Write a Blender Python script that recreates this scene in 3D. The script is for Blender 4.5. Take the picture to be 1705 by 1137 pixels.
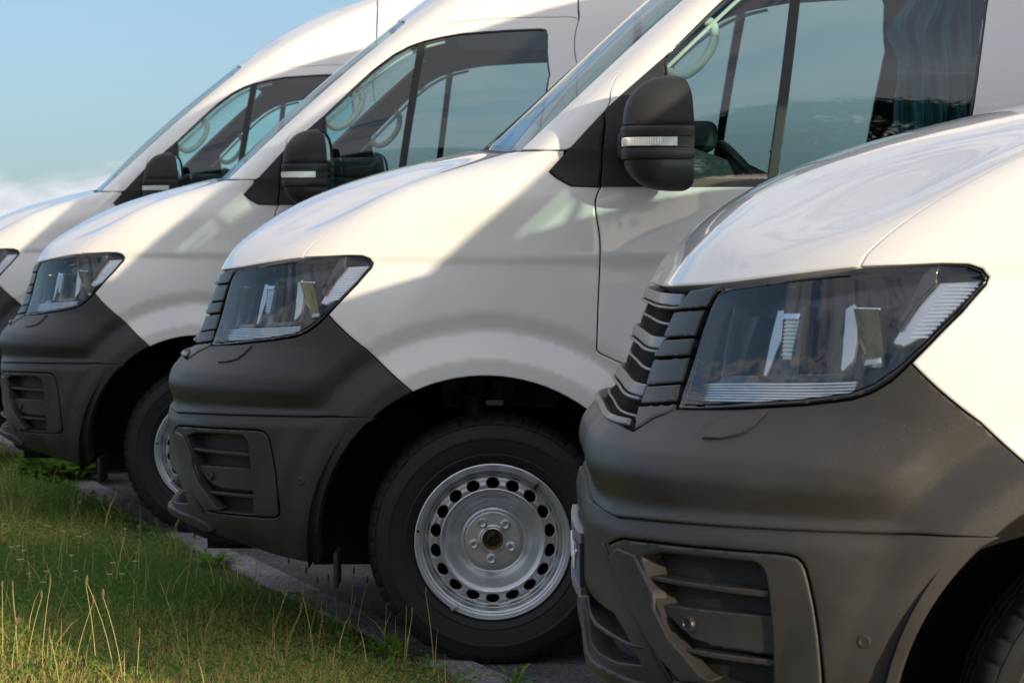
import bpy, bmesh, math, random
import numpy as np
from mathutils import Vector, Matrix
from mathutils.geometry import delaunay_2d_cdt
random.seed(7); rng = np.random.default_rng(7)
for o in list(bpy.data.objects): bpy.data.objects.remove(o)
scene = bpy.context.scene; COL = scene.collection
# ---------------------------------------------------------------- camera
cam_d = bpy.data.cameras.new('camera'); cam = bpy.data.objects.new('camera', cam_d); COL.objects.link(cam)
cam.location = (.0263, -7.759, 1.1843)
cam.rotation_euler = (math.pi/2-.0401, 0, -.0041)
cam_d.sensor_width = 36; cam_d.lens = 36*4050/1705; cam_d.clip_end = 4000; cam_d.clip_start = .1
cam_d.dof.use_dof = True; cam_d.dof.focus_distance = 6.0; cam_d.dof.aperture_fstop = 11
scene.camera = cam
# ---------------------------------------------------------------- sun and sky
SUN_EL = math.radians(8.8); TO_SUN = Vector((.51, -.86, 0)).normalized()
sun_az = math.atan2(TO_SUN.x, TO_SUN.y)                # clockwise from +Y
sd = bpy.data.lights.new('sun', 'SUN'); sd.energy = 2.7; sd.angle = math.radians(.55); sd.color = (1.0, .82, .60)
so = bpy.data.objects.new('sun', sd); COL.objects.link(so)
dirv = Vector((TO_SUN.x*math.cos(SUN_EL), TO_SUN.y*math.cos(SUN_EL), math.sin(SUN_EL)))
so.rotation_euler = dirv.to_track_quat('Z', 'Y').to_euler()
W = bpy.data.worlds.new('World'); scene.world = W; W.use_nodes = True
nt = W.node_tree; N = nt.nodes; L = nt.links; N.clear()
out = N.new('ShaderNodeOutputWorld'); bg = N.new('ShaderNodeBackground'); sky = N.new('ShaderNodeTexSky')
sky.sky_type = 'NISHITA'; sky.sun_disc = False; sky.sun_elevation = SUN_EL; sky.sun_rotation = sun_az
sky.air_density = 1.0; sky.dust_density = 3.5; sky.ozone_density = 1.6; sky.altitude = 100
tc = N.new('ShaderNodeTexCoord'); mp = N.new('ShaderNodeMapping'); mp.inputs['Scale'].default_value = (1, 1, 2.6)
mp.inputs['Location'].default_value = (3.1, 1.7, .35)
nz = N.new('ShaderNodeTexNoise'); nz.inputs['Scale'].default_value = 3.0; nz.inputs['Detail'].default_value = 9; nz.inputs['Roughness'].default_value = .58
L.new(tc.outputs['Generated'], mp.inputs['Vector']); L.new(mp.outputs[0], nz.inputs['Vector'])
sep = N.new('ShaderNodeSeparateXYZ'); L.new(tc.outputs['Generated'], sep.inputs[0])
def wmath(op, a, b=None, c=None):
    n = N.new('ShaderNodeMath'); n.operation = op
    for i, s in enumerate((a, b, c)):
        if s is None: continue
        if isinstance(s, (int, float)): n.inputs[i].default_value = s
        else: L.new(s, n.inputs[i])
    return n.outputs[0]
# cloud banks low over the horizon, denser unseen cloud overhead to lift ambient light
cv = N.new('ShaderNodeValToRGB'); L.new(wmath('ABSOLUTE', sep.outputs['Z']), cv.inputs[0]); e = cv.color_ramp.elements
e[0].position = 0; e[0].color = (.34,)*3+(1,); e[1].position = 1; e[1].color = (.40,)*3+(1,)
for p_, v_ in ((.026, .41), (.038, .52), (.05, .62), (.11, .60), (.22, .47), (.45, .40)):
    q = e.new(p_); q.color = (v_,)*3+(1,)
thr = cv.outputs[0]
# look the sky up a little above the true line of sight: a deeper blue near the horizon
sv = N.new('ShaderNodeCombineXYZ'); L.new(sep.outputs['X'], sv.inputs[0]); L.new(sep.outputs['Y'], sv.inputs[1]); L.new(wmath('MULTIPLY_ADD', wmath('MAXIMUM', sep.outputs['Z'], 0.0), .93, .07), sv.inputs[2]); L.new(sv.outputs[0], sky.inputs['Vector'])
nz2 = N.new('ShaderNodeTexNoise'); nz2.inputs['Scale'].default_value = 17; nz2.inputs['Detail'].default_value = 8; nz2.inputs['Roughness'].default_value = .6; L.new(mp.outputs[0], nz2.inputs['Vector'])
dens = wmath('SUBTRACT', wmath('MULTIPLY_ADD', nz.outputs['Fac'], .62, wmath('MULTIPLY', nz2.outputs['Fac'], .38)), thr)
cl = N.new('ShaderNodeMapRange'); cl.inputs['From Min'].default_value = 0; cl.inputs['From Max'].default_value = .10; cl.interpolation_type = 'SMOOTHSTEP'
L.new(dens, cl.inputs['Value'])
mixc = N.new('ShaderNodeMix'); mixc.data_type = 'RGBA'; L.new(cl.outputs[0], mixc.inputs['Factor'])
gain = N.new('ShaderNodeMix'); gain.data_type = 'RGBA'; gain.blend_type = 'MULTIPLY'; gain.inputs['Factor'].default_value = 1
gain.inputs['B'].default_value = (.76, .82, .97, 1)
L.new(sky.outputs[0], gain.inputs['A']); L.new(gain.outputs['Result'], mixc.inputs['A']); mixc.inputs['B'].default_value = (3.1, 3.15, 3.4, 1)
L.new(mixc.outputs['Result'], bg.inputs['Color']); bg.inputs['Strength'].default_value = .15
L.new(bg.outputs[0], out.inputs[0])
scene.view_settings.view_transform = 'Standard'; scene.view_settings.look = 'None'
scene.view_settings.exposure = .78; scene.view_settings.gamma = 1
scene.render.engine = 'CYCLES'
scene.cycles.max_bounces = 10; scene.cycles.transparent_max_bounces = 16; scene.cycles.glossy_bounces = 5
# ---- the van's skin: one spline surface P(u, v); u runs from the centreline round the corner and back along the side, v upwards
UK = [0, .28, .48, .68, .88, 1.08, 1.30, 1.64, 2.1, 2.7, 3.4, 5.1, 6.55]
SIDEX = [0, .5, 1.1, 1.8, 3.5, 4.93]
def row(front, side):
    """front: 7 points (x, y, z) for the first columns; side: (y, z) along the flank or a list of six (x, y, z)"""
    if isinstance(side[0], (int, float)):
        side = [(x, side[0], side[1]) for x in SIDEX]
    return front + side
NET = [
 row([(-.93,0,.26),(-.925,.27,.26),(-.885,.46,.26),(-.80,.61,.25),(-.70,.73,.25),(-.56,.84,.24),(-.34,.90,.24)], (.925,.24)),
 row([(-.966,0,.38),(-.968,.28,.38),(-.948,.48,.38),(-.865,.645,.38),(-.755,.775,.38),(-.59,.885,.38),(-.36,.943,.38)], (.965,.38)),
 row([(-.966,0,.52),(-.968,.28,.52),(-.948,.48,.52),(-.872,.65,.52),(-.765,.785,.52),(-.595,.902,.52),(-.36,.958,.52)], (.980,.52)),
 row([(-.969,0,.66),(-.971,.28,.66),(-.953,.48,.66),(-.880,.65,.66),(-.770,.79,.66),(-.60,.908,.66),(-.36,.968,.66)], (.987,.66)),
 row([(-.964,0,.79),(-.966,.28,.79),(-.944,.48,.79),(-.865,.65,.79),(-.752,.79,.79),(-.585,.91,.79),(-.36,.968,.79)], (.99,.79)),
 row([(-.914,0,.88),(-.914,.27,.88),(-.892,.45,.88),(-.812,.61,.88),(-.705,.765,.885),(-.56,.895,.89),(-.355,.963,.90)], (.99,.90)),
 row([(-.871,0,.99),(-.872,.27,.99),(-.853,.44,.99),(-.783,.60,1.0),(-.675,.76,1.005),(-.535,.89,1.01),(-.355,.957,1.02)], (.99,1.02)),
 row([(-.837,0,1.098),(-.839,.28,1.10),(-.815,.455,1.10),(-.755,.615,1.105),(-.645,.77,1.12),(-.515,.88,1.135),(-.345,.938,1.135)], (.989,1.135)),
 # hood, upper wing
 row([(-.812,0,1.176),(-.808,.28,1.174),(-.785,.455,1.175),(-.705,.62,1.175),(-.605,.76,1.185),(-.475,.872,1.20),(-.30,.937,1.215)], (.989,1.215)),
 row([(-.70,0,1.278),(-.69,.28,1.271),(-.65,.46,1.262),(-.57,.62,1.253),(-.475,.755,1.255),(-.345,.865,1.298),(-.19,.938,1.30)], (.989,1.30)),
 row([(-.45,0,1.390),(-.44,.28,1.384),(-.41,.46,1.372),(-.35,.62,1.358),(-.27,.76,1.352),(-.17,.868,1.378),(-.05,.942,1.375)], [(.10,.980,1.375)]+[(x,.989,1.375) for x in SIDEX[1:]]),
 row([(-.125,0,1.478),(-.115,.28,1.475),(-.09,.46,1.468),(-.05,.62,1.458),(-.01,.76,1.450),(.04,.87,1.447),(.10,.945,1.446)], [(.20,.982,1.445)]+[(x,.986,1.445) for x in SIDEX[1:]]),
 # windscreen, pillars, door tops
 row([(.03,0,1.62),(.037,.28,1.62),(.055,.455,1.618),(.09,.61,1.615),(.135,.745,1.612),(.205,.85,1.61),(.285,.925,1.61)], [(.42,.962,1.61),(.75,.97,1.61),(1.2,.97,1.61),(1.8,.97,1.61),(3.5,.97,1.61),(4.93,.97,1.61)]),
 row([(.27,0,1.85),(.277,.27,1.85),(.295,.44,1.848),(.33,.59,1.845),(.38,.71,1.842),(.45,.80,1.84),(.53,.865,1.84)], [(.66,.903,1.84),(.90,.918,1.84),(1.25,.92,1.84),(1.8,.92,1.84),(3.5,.92,1.84),(4.93,.92,1.84)]),
 row([(.52,0,2.075),(.528,.25,2.075),(.548,.41,2.07),(.585,.55,2.065),(.635,.66,2.06),(.705,.745,2.06),(.79,.805,2.06)], [(.92,.842,2.06),(1.12,.860,2.06),(1.38,.866,2.06),(1.8,.868,2.06),(3.5,.868,2.06),(4.93,.868,2.06)]),
 row([(.765,0,2.27),(.773,.24,2.27),(.795,.39,2.265),(.84,.52,2.258),(.90,.62,2.25),(.975,.70,2.25),(1.065,.755,2.25)], [(1.19,.79,2.25),(1.36,.806,2.25),(1.56,.812,2.25),(1.9,.816,2.25),(3.5,.816,2.25),(4.93,.816,2.25)]),
 row([(1.03,0,2.435),(1.04,.22,2.432),(1.065,.36,2.427),(1.11,.47,2.42),(1.175,.565,2.412),(1.255,.635,2.405),(1.35,.685,2.40)], [(1.47,.715,2.40),(1.62,.73,2.40),(1.8,.737,2.40),(2.1,.742,2.40),(3.5,.742,2.40),(4.93,.742,2.40)]),
 row([(1.42,0,2.545),(1.43,.16,2.543),(1.45,.27,2.54),(1.49,.36,2.536),(1.54,.43,2.532),(1.6,.49,2.528),(1.68,.53,2.525)], [(1.78,.56,2.522),(1.9,.575,2.52),(2.05,.585,2.52),(2.3,.59,2.52),(3.5,.59,2.52),(4.93,.59,2.52)]),
 row([(1.95,0,2.58),(1.96,.004,2.58),(1.97,.008,2.58),(1.99,.012,2.58),(2.02,.016,2.58),(2.06,.02,2.58),(2.1,.024,2.58)], [(2.15,.028,2.58),(2.2,.03,2.58),(2.3,.03,2.58),(2.5,.03,2.58),(3.6,.03,2.58),(4.93,.03,2.58)]),
]
_SH = {8:.02, 9:.025, 10:.035, 11:.08, 12:.09, 13:.10, 14:.115, 15:.13, 16:.18, 17:.2}
_SW = [1, .97, .92, .82, .65, .42, .18]
for _r, _d in _SH.items():
    for _c in range(7):
        _p = NET[_r][_c]; NET[_r][_c] = (_p[0]+_d*_SW[_c], _p[1], _p[2])
VK = [.24,.38,.52,.66,.79,.90,1.0,1.11, 1.20,1.33,1.50,1.68, 1.88,2.21,2.56,2.86,3.17,3.6,4.05]
VBREAK = [0, 7, 11, 18]
def _natural(t):
    n = len(t); A = np.zeros((n, n)); B = np.zeros((n, n)); A[0,0] = A[-1,-1] = 1
    for i in range(1, n-1):
        h0, h1 = t[i]-t[i-1], t[i+1]-t[i]
        A[i,i-1], A[i,i], A[i,i+1] = h0/6, (h0+h1)/3, h1/6
        B[i,i-1] += 1/h0; B[i,i] -= 1/h0+1/h1; B[i,i+1] += 1/h1
    return np.linalg.solve(A, B)
def _basis(t, M, q):
    n = len(t); i = np.clip(np.searchsorted(t, q, side='right')-1, 0, n-2); h = (t[i+1]-t[i])
    b = (q-t[i])/h; a = 1-b; r = np.arange(len(q)); W = np.zeros((len(q), n))
    W[r,i] += a; W[r,i+1] += b
    ca = (a**3-a)*h*h/6; cb = (b**3-b)*h*h/6
    inside = ((a >= 0) & (b >= 0))
    ca = np.where(inside, ca, 0); cb = np.where(inside, cb, 0)
    return W + ca[:,None]*M[i] + cb[:,None]*M[i+1]
_UF = np.array([-x for x in UK[:0:-1]] + UK, float); _UM = _natural(_UF)
_VKA = np.array(VK, float)
_N0 = np.array(NET, float) * np.array([1,-1,1])           # the left flank lies at -y
_NETF = np.concatenate([_N0[:, :0:-1] * np.array([1,-1,1]), _N0], 1)
def base(u, v):
    u = np.asarray(u, float); v = np.asarray(v, float)
    WU = _basis(_UF, _UM, u); out = np.zeros((len(u), 3))
    for k in range(len(VBREAK)-1):
        a, b = VBREAK[k], VBREAK[k+1]
        lo = -9 if k == 0 else _VKA[a]; hi = 9 if b == len(VK)-1 else _VKA[b]
        m = (v >= lo) & (v < hi)
        if not m.any(): continue
        t = _VKA[a:b+1]; WV = _basis(t, _natural(t), v[m])
        out[m] = np.einsum('nu,nv,vuk->nk', WU[m], WV, _NETF[a:b+1])
    return out
def sstep(a, b, x):
    t = np.clip((x-a)/(b-a), 0, 1); return t*t*(3-2*t)
def rampf(xs, ys, x):
    return np.interp(x, xs, ys)
SHELF = False
def disp(u, v, p):
    """pressed features of the skin: arch flare, body line, facets of the bumper"""
    x, y, z = p[:,0], np.abs(p[:,1]), p[:,2]; au = np.abs(u)
    r = np.hypot(x+.02, z-.345); low = (z < .345)
    r = np.where(low, np.abs(x+.02), r)
    side = sstep(-.80, -.70, x) * (x < 1) * (z < 1.2)
    flare = np.interp(r, [0, .510, .522, .592, .603, 9], [.026, .0255, .024, .0008, 0, 0])
    low_w = 1-sstep(.50, .74, z)
    flare = flare*(1-low_w)+np.interp(r, [0, .510, .522, .66, 9], [.026, .0255, .024, 0, 0])*low_w
    fade = 1-sstep(.0, 1, np.clip((.40-z)/.16, 0, 1))*.0
    d = flare*side*fade
    # the crease that runs along the bumper and sweeps over the wheel arch
    A = z-.722; B = r-.603; k = .012
    m = -k*np.log(np.exp(-np.clip(A, -1, 1)/k)+np.exp(-np.clip(B, -1, 1)/k))
    d = d + np.interp(m, [-2, -.004, .004, .040, .052, .26, 2], [0, 0, .0002, .0085, .0095, 0, 0])*(z < 1.3)*(1-sstep(.35, .60, x))
    zs = np.interp(au, [0, .25, .36, .42, .452, .49, .5442, .7142, 1.0445, 1.337], [.701, .697, .693, .690, .688, .685, .6817, .6887, .6973, .7005])
    outb = sstep(-.05, .0, B)*(x < -.2)
    if SHELF: d = d + np.interp(z-zs, [-1, -.45, -.034, -.027, 0, 1], [.006, .007, .010, .0095, .001, .001])*outb*sstep(.30, .37, z)
    else: d = d + np.interp(z-zs, [-1, 0, .003, .019, .024, 1], [.009, .009, .0085, .001, 0, 0])*outb*(z < .8)
    # body line behind the headlight
    back = sstep(-.45, -.25, x)*(z < 1.4)
    d = d + .007*back*np.interp(z, [0, 1.118, 1.122, 1.150, 1.158, 1.4, 9], [0, 0, .0, 1, 1, .0, 0])
    # bumper facets
    fr = (1-sstep(-.60, -.40, x))
    bp = np.interp(z, [0, .722, .760, .799, .803, .893, 9], [0, 0, .0085, .0125, .0125, .0, 0])
    d = d + bp*np.where(z < .72, (1-sstep(-.42, -.34, x)), fr)*np.where(z < .71, sstep(-.03, .02, r-.60), 1)
    if SHELF: d = d + .014*(1-sstep(.33, .50, au))*sstep(.50, .53, z)
    return d
def P(u, v, off=0.0):
    """point on the finished skin and its unit normal (outwards)"""
    u = np.atleast_1d(np.asarray(u, float)); v = np.atleast_1d(np.asarray(v, float))
    e = .002
    def raw(uu, vv):
        p = base(uu, vv)
        du = base(uu+e, vv)-base(uu-e, vv); dv = base(uu, vv+e)-base(uu, vv-e)
        n = np.cross(du, dv); n /= np.linalg.norm(n, axis=1)[:,None]+1e-12
        return p + n*disp(uu, vv, p)[:,None], n
    p, n0 = raw(u, v)
    pu, _ = raw(u+e, v); pu2, _ = raw(u-e, v); pv, _ = raw(u, v+e); pv2, _ = raw(u, v-e)
    n = np.cross(pu-pu2, pv-pv2); n /= np.linalg.norm(n, axis=1)[:,None]+1e-12
    return p + n0*np.reshape(off, (-1,1)), n
# outlines of the panels as (u, v) on the skin
D = {
 'hood_seam': [(1.0339, 1.1299), (1.0299, 1.1613), (1.0406, 1.2005), (1.0466, 1.264), (1.0989, 1.3402), (1.1116, 1.4491), (0.8552, 1.6179), (0.8168, 1.6701)],
 'hood_front': [(0.2034, 1.111), (0.5268, 1.1191), (0.6754, 1.1248), (0.786, 1.1273), (0.9027, 1.127), (0.9925, 1.1269)],
 'lamp_outer': [(0.6495, 0.903), (0.6447, 0.9301), (0.6587, 0.9966), (0.6689, 1.0668), (0.6796, 1.0998), (0.6988, 1.1095), (0.8523, 1.1134), (0.995, 1.1226), (1.0388, 1.1282), (1.1288, 1.1279), (1.2125, 1.1289), (1.2652, 1.1268), (1.2965, 1.1177), (1.3126, 1.1048), (1.3088, 1.0914), (1.2694, 1.0471), (1.2166, 1.0034), (1.1793, 0.9761), (1.1484, 0.9533), (1.1144, 0.9375), (1.0786, 0.9285), (0.9802, 0.9189), (0.8397, 0.9101)],
 'lamp_lens': [(0.666, 0.9123), (0.6726, 0.9902), (0.6784, 1.0759), (0.6899, 1.0938), (0.7256, 1.1018), (0.8563, 1.107), (1.0033, 1.1066), (1.0246, 1.106), (1.0471, 1.1217), (1.2163, 1.1224), (1.2648, 1.1205), (1.2965, 1.1105), (1.3034, 1.0981), (1.2616, 1.0497), (1.2084, 1.0074), (1.1595, 0.9734), (1.1149, 0.95), (1.0717, 0.938), (0.976, 0.9285), (0.8345, 0.919), (0.7183, 0.9123)],
 'diag': [(1.1806, 0.9757), (1.304, 0.8895), (1.4327, 0.7717)],
 'seam': [(1.3371, 0.7005), (1.2339, 0.7012), (1.054, 0.6987), (0.819, 0.6931), (0.7251, 0.6902), (0.6176, 0.6864), (0.5473, 0.6825)],
 'bump_top': [(0.5535, 0.8435), (0.5833, 0.8785), (0.6401, 0.8969)],
 'blocks': [[(0.5578, 1.1078), (0.6844, 1.1135), (0.6594, 1.0704), (0.509, 1.07)], [(0.4976, 1.0664), (0.6492, 1.0669), (0.6418, 1.0171), (0.4793, 1.0173)], [(0.5108, 1.0132), (0.6438, 1.0135), (0.6411, 0.9851), (0.4676, 0.9846)], [(0.4681, 0.9806), (0.6362, 0.9835), (0.6375, 0.9448), (0.4768, 0.9374)], [(0.497, 0.9357), (0.6331, 0.9428), (0.6391, 0.9148), (0.5009, 0.9037)], [(0.4956, 0.8983), (0.6417, 0.9117), (0.6395, 0.8985), (0.5846, 0.8787), (0.554, 0.8455)]],
 'grille_v': [(0.4649, 1.1017), (0.5023, 1.0819), (0.5045, 1.0719), (0.4761, 1.0446), (0.4749, 1.0204), (0.4777, 1.01), (0.4573, 0.9944), (0.4609, 0.9864), (0.4666, 0.9633), (0.4693, 0.9407), (0.4844, 0.9344), (0.4781, 0.9142), (0.49, 0.9063), (0.519, 0.8768), (0.5536, 0.8434)],
 'wash': [(0.7836, 0.8494), (0.7862, 0.8413), (0.8414, 0.8449), (0.8761, 0.8561), (0.8939, 0.8748), (0.9087, 0.905), (0.9069, 0.9078), (0.8402, 0.9028), (0.7966, 0.8881)],
 'fog_outer': [(0.4969, 0.6257), (0.5554, 0.6425), (0.5979, 0.6504), (0.9905, 0.659), (1.0317, 0.6569), (1.0456, 0.6481), (1.0544, 0.6296), (1.0679, 0.5549), (1.0803, 0.4352), (1.0763, 0.4192), (1.0647, 0.4139), (1.0024, 0.4092), (0.7866, 0.4103), (0.7433, 0.4122)],
 'fog_inner': [(0.6515, 0.633), (0.9516, 0.6398), (0.9714, 0.6348), (0.982, 0.6162), (0.9861, 0.5499), (0.9893, 0.4255), (0.9835, 0.4186), (0.833, 0.4218), (0.8126, 0.429), (0.7438, 0.4877), (0.6777, 0.5832)],
 'slat1': [(0.6608, 0.5874), (0.6866, 0.5912), (0.9831, 0.5929), (0.9832, 0.578), (0.8039, 0.5794), (0.6842, 0.5794)],
 'slat2': [(0.6847, 0.5358), (0.7161, 0.5422), (0.9878, 0.5474), (0.9906, 0.4776), (0.865, 0.4796), (0.7967, 0.4862)],
 'slat3': [(0.7735, 0.4668), (0.7962, 0.4719), (0.9904, 0.4725), (0.9911, 0.4594), (0.8114, 0.4598)],
 'fog_sensor': [(0.792, 0.5141)],
 'side_sensor': [(1.1404, 0.5194)],
 'strip': [(0.4694, 0.6273), (0.488, 0.6295), (0.5359, 0.5913), (0.6048, 0.5309), (0.6807, 0.4736), (0.7534, 0.4064), (0.7367, 0.4044), (0.6692, 0.4603), (0.5913, 0.5229), (0.5178, 0.589)],
 'pod_bar': [(0.5261, 0.6106), (0.5672, 0.6324), (0.6358, 0.6269), (0.674, 0.5888), (0.6979, 0.5637), (0.6994, 0.5332), (0.7491, 0.4876), (0.7958, 0.4635), (0.8406, 0.4336), (0.8692, 0.4237), (0.7756, 0.4127), (0.6808, 0.4662), (0.6047, 0.5216), (0.5426, 0.5795)],
 'door_low': [(1.3642, 1.919), (1.5585, 1.8308), (1.6026, 1.8013), (1.8455, 1.6788), (1.9222, 1.4151), (1.916, 1.1761), (1.9051, 0.9242), (1.9043, 0.8911), (1.9266, 0.8744), (1.9712, 0.8529)],
 'door_top': [(1.3762, 1.8903), (1.3078, 1.9248), (1.275, 1.9604), (1.2495, 2.0339), (1.2846, 2.1103), (1.268, 2.2347), (1.2611, 2.3313), (1.2606, 2.4119), (1.3058, 2.4802), (1.3935, 2.5298), (1.559, 2.5709), (1.8216, 2.6015), (2.2049, 2.6199), (2.797, 2.6252), (2.8617, 2.6212), (2.8972, 2.6003)],
 'win_top': [(1.5343, 2.006), (1.5276, 2.1325), (1.5173, 2.2888), (1.5432, 2.3925), (1.606, 2.4471), (1.6879, 2.4777), (1.8116, 2.5038), (1.9602, 2.5266), (2.338, 2.5436), (2.6446, 2.5512), (2.6988, 2.5441), (2.7472, 2.5092)],
 'win_rear': [(2.8913, 2.2546), (2.8914, 2.1542), (2.8844, 2.0582), (2.8792, 1.9681), (2.8816, 1.884), (2.8925, 1.8055), (2.9067, 1.7303), (2.9146, 1.628), (2.911, 1.4677)],
 'bar_top': [(1.6683, 2.4531), (1.7183, 2.4683)],
 'bar_bot': [(2.3806, 1.4631), (2.4075, 1.4631)],
 'hoodseam_end': [(1.6414, 1.6713)],
 'ref_a': [(0.8549, 1.0543), (0.8982, 1.0534), (0.9158, 0.9849), (0.8733, 0.9855)],
 'ref_b': [(1.0337, 1.0591), (1.0886, 1.0574), (1.1003, 0.9757), (1.0483, 0.977)],
 'rib_a': [(0.829, 1.0643), (0.8435, 1.0646), (0.8596, 1.0137), (0.8412, 0.9613), (0.8315, 0.9617)],
 'rib_b': [(1.0004, 1.0614), (1.0198, 1.0694), (1.0332, 1.0554), (1.0396, 1.0109), (1.0425, 0.984), (1.0243, 0.9691), (1.0181, 0.9732)],
 'ref_c': [(0.6973, 1.0616), (0.7614, 1.0574), (0.7388, 0.9624), (0.6917, 0.9636)],
 'marker': [(1.2181, 1.0992), (1.3002, 1.1029), (1.2581, 1.0576), (1.2048, 1.0153), (1.1535, 0.9992), (1.1293, 1.0073), (1.1416, 1.0234), (1.1842, 1.0697)],
 'bar': [(1.1914, 1.1261), (1.2075, 1.1283), (1.2142, 1.0959), (1.176, 1.0633), (1.1439, 1.0233), (1.1337, 1.0281), (1.1613, 1.0698)],
 'rib_low': [(0.6297, 0.9473), (1.0871, 0.9471), (1.0558, 0.9411), (0.958, 0.9335), (0.8075, 0.925), (0.644, 0.9189)],
 'sail_top': [(1.7073, 1.5242), (1.6916, 1.5816), (1.6783, 1.6389), (1.6614, 1.6873), (1.6364, 1.7134), (1.6123, 1.7396), (1.5892, 1.7661), (1.5672, 1.7928), (1.5466, 1.8199)],
 'sail_top2': [(1.5466, 1.8199), (1.5421, 1.8418), (1.5387, 1.8641), (1.5366, 1.8868), (1.5358, 1.9099), (1.5362, 1.9336), (1.5376, 1.9577), (1.5401, 1.9824), (1.5434, 2.0075)],
 'sail_edge': [(1.5434, 2.0075), (1.6272, 1.9589), (1.6983, 1.9124), (1.7648, 1.8679), (1.832, 1.825), (1.9015, 1.7834), (1.9731, 1.7425), (2.0447, 1.7021), (2.0836, 1.6401), (2.0855, 1.5524), (2.0875, 1.4659)],
 'sill': [(2.0875, 1.4659), (2.1664, 1.467), (2.2469, 1.4676), (2.3285, 1.4679), (2.4111, 1.468), (2.4942, 1.468), (2.5777, 1.4678), (2.6613, 1.4677), (2.7446, 1.4676), (2.8275, 1.4676), (2.9101, 1.4677)],
 'sill_low': [(2.0881, 1.4184), (2.1638, 1.4195), (2.2423, 1.4202), (2.3232, 1.4206), (2.4061, 1.4207), (2.4904, 1.4205), (2.5755, 1.4203), (2.6607, 1.42), (2.7453, 1.4199), (2.829, 1.4199), (2.912, 1.4199)],
 'bar_l': [(1.6685, 2.4622), (1.6983, 2.4447), (1.7268, 2.4272), (1.7541, 2.4096), (1.7801, 2.3921), (1.805, 2.3745), (1.8287, 2.3569), (1.8512, 2.3393), (1.8724, 2.3218), (1.8922, 2.3042), (1.9108, 2.2868), (1.9279, 2.2693), (1.9436, 2.2519), (1.9579, 2.2346), (1.9708, 2.2174), (1.9823, 2.2003), (1.9925, 2.1832), (2.0016, 2.1663), (2.0098, 2.1495), (2.0174, 2.1328), (2.0245, 2.1162), (2.0313, 2.0998), (2.038, 2.0835), (2.0446, 2.0673), (2.0513, 2.0513), (2.0582, 2.0355), (2.0654, 2.0198), (2.073, 2.0043), (2.0811, 1.9889), (2.0897, 1.9737), (2.099, 1.9587), (2.109, 1.9439), (2.1197, 1.9292), (2.1312, 1.9147), (2.1435, 1.9003), (2.1567, 1.8861), (2.1707, 1.8721), (2.1854, 1.8583), (2.2007, 1.8445), (2.2164, 1.8309), (2.2324, 1.8175), (2.2486, 1.8041), (2.2647, 1.7908), (2.2807, 1.7776), (2.2965, 1.7644), (2.3119, 1.7514), (2.327, 1.7383), (2.3416, 1.7253), (2.3558, 1.7124), (2.3694, 1.6994), (2.3825, 1.6865), (2.3873, 1.666), (2.384, 1.6378), (2.3806, 1.6097), (2.377, 1.5816), (2.3732, 1.5537), (2.3692, 1.5258), (2.3648, 1.4982), (2.3602, 1.4708), (2.3555, 1.444)],
 'bar_r': [(1.7295, 2.4686), (1.7579, 2.451), (1.7851, 2.4334), (1.8113, 2.4157), (1.8364, 2.398), (1.8604, 2.3804), (1.8833, 2.3627), (1.905, 2.345), (1.9255, 2.3273), (1.9447, 2.3097), (1.9625, 2.292), (1.979, 2.2745), (1.9941, 2.257), (2.0077, 2.2396), (2.02, 2.2222), (2.0307, 2.2049), (2.0402, 2.1878), (2.0485, 2.1707), (2.056, 2.1537), (2.0628, 2.1369), (2.0691, 2.1202), (2.075, 2.1036), (2.0809, 2.0872), (2.0867, 2.0709), (2.0927, 2.0548), (2.0989, 2.0388), (2.1054, 2.023), (2.1124, 2.0073), (2.12, 1.9919), (2.1281, 1.9765), (2.1369, 1.9614), (2.1464, 1.9464), (2.1567, 1.9316), (2.1678, 1.917), (2.1797, 1.9025), (2.1924, 1.8882), (2.206, 1.8741), (2.2203, 1.8601), (2.2351, 1.8463), (2.2503, 1.8326), (2.2658, 1.819), (2.2814, 1.8056), (2.2969, 1.7922), (2.3123, 1.7789), (2.3274, 1.7657), (2.3423, 1.7525), (2.3567, 1.7394), (2.3707, 1.7263), (2.3842, 1.7132), (2.3973, 1.7002), (2.4098, 1.6872), (2.415, 1.6674), (2.4118, 1.639), (2.4084, 1.6107), (2.4049, 1.5825), (2.4012, 1.5543), (2.3973, 1.5263), (2.393, 1.4985), (2.3884, 1.4709), (2.3837, 1.4439)],
 'door_seam': [(1.5466, 1.8199), (1.6832, 1.7588), (1.8455, 1.6788), (1.8923, 1.5264), (1.9222, 1.4151), (1.916, 1.1761), (1.9068, 1.0071), (1.9051, 0.9242), (1.9043, 0.8911), (1.9121, 0.8824), (1.9266, 0.8744), (1.9712, 0.8529)],
 'low_rear': [(2.0063, 0.8005), (2.0717, 0.7493), (2.1428, 0.6798), (2.1957, 0.6002), (2.2153, 0.52), (2.2153, 0.3608), (2.2149, 0.301)],
 'arch_rear': [(2.0553, 0.3511), (2.0542, 0.3815), (2.0512, 0.4117), (2.0463, 0.4418), (2.0395, 0.4719), (2.0308, 0.5017), (2.0203, 0.5311), (2.0081, 0.5597), (1.9942, 0.5874), (1.9787, 0.614), (1.9615, 0.6392), (1.9428, 0.6631), (1.9226, 0.6854), (1.901, 0.7063), (1.8782, 0.7256), (1.8543, 0.7433), (1.8294, 0.7594), (1.8036, 0.7738), (1.7771, 0.7863), (1.7499, 0.797), (1.7221, 0.8056), (1.6937, 0.8121), (1.665, 0.8164), (1.6359, 0.8185), (1.6066, 0.8184), (1.5773, 0.816), (1.548, 0.8115), (1.5191, 0.8048), (1.4904, 0.7961), (1.4623, 0.7853), (1.4349, 0.7726)],
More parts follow.
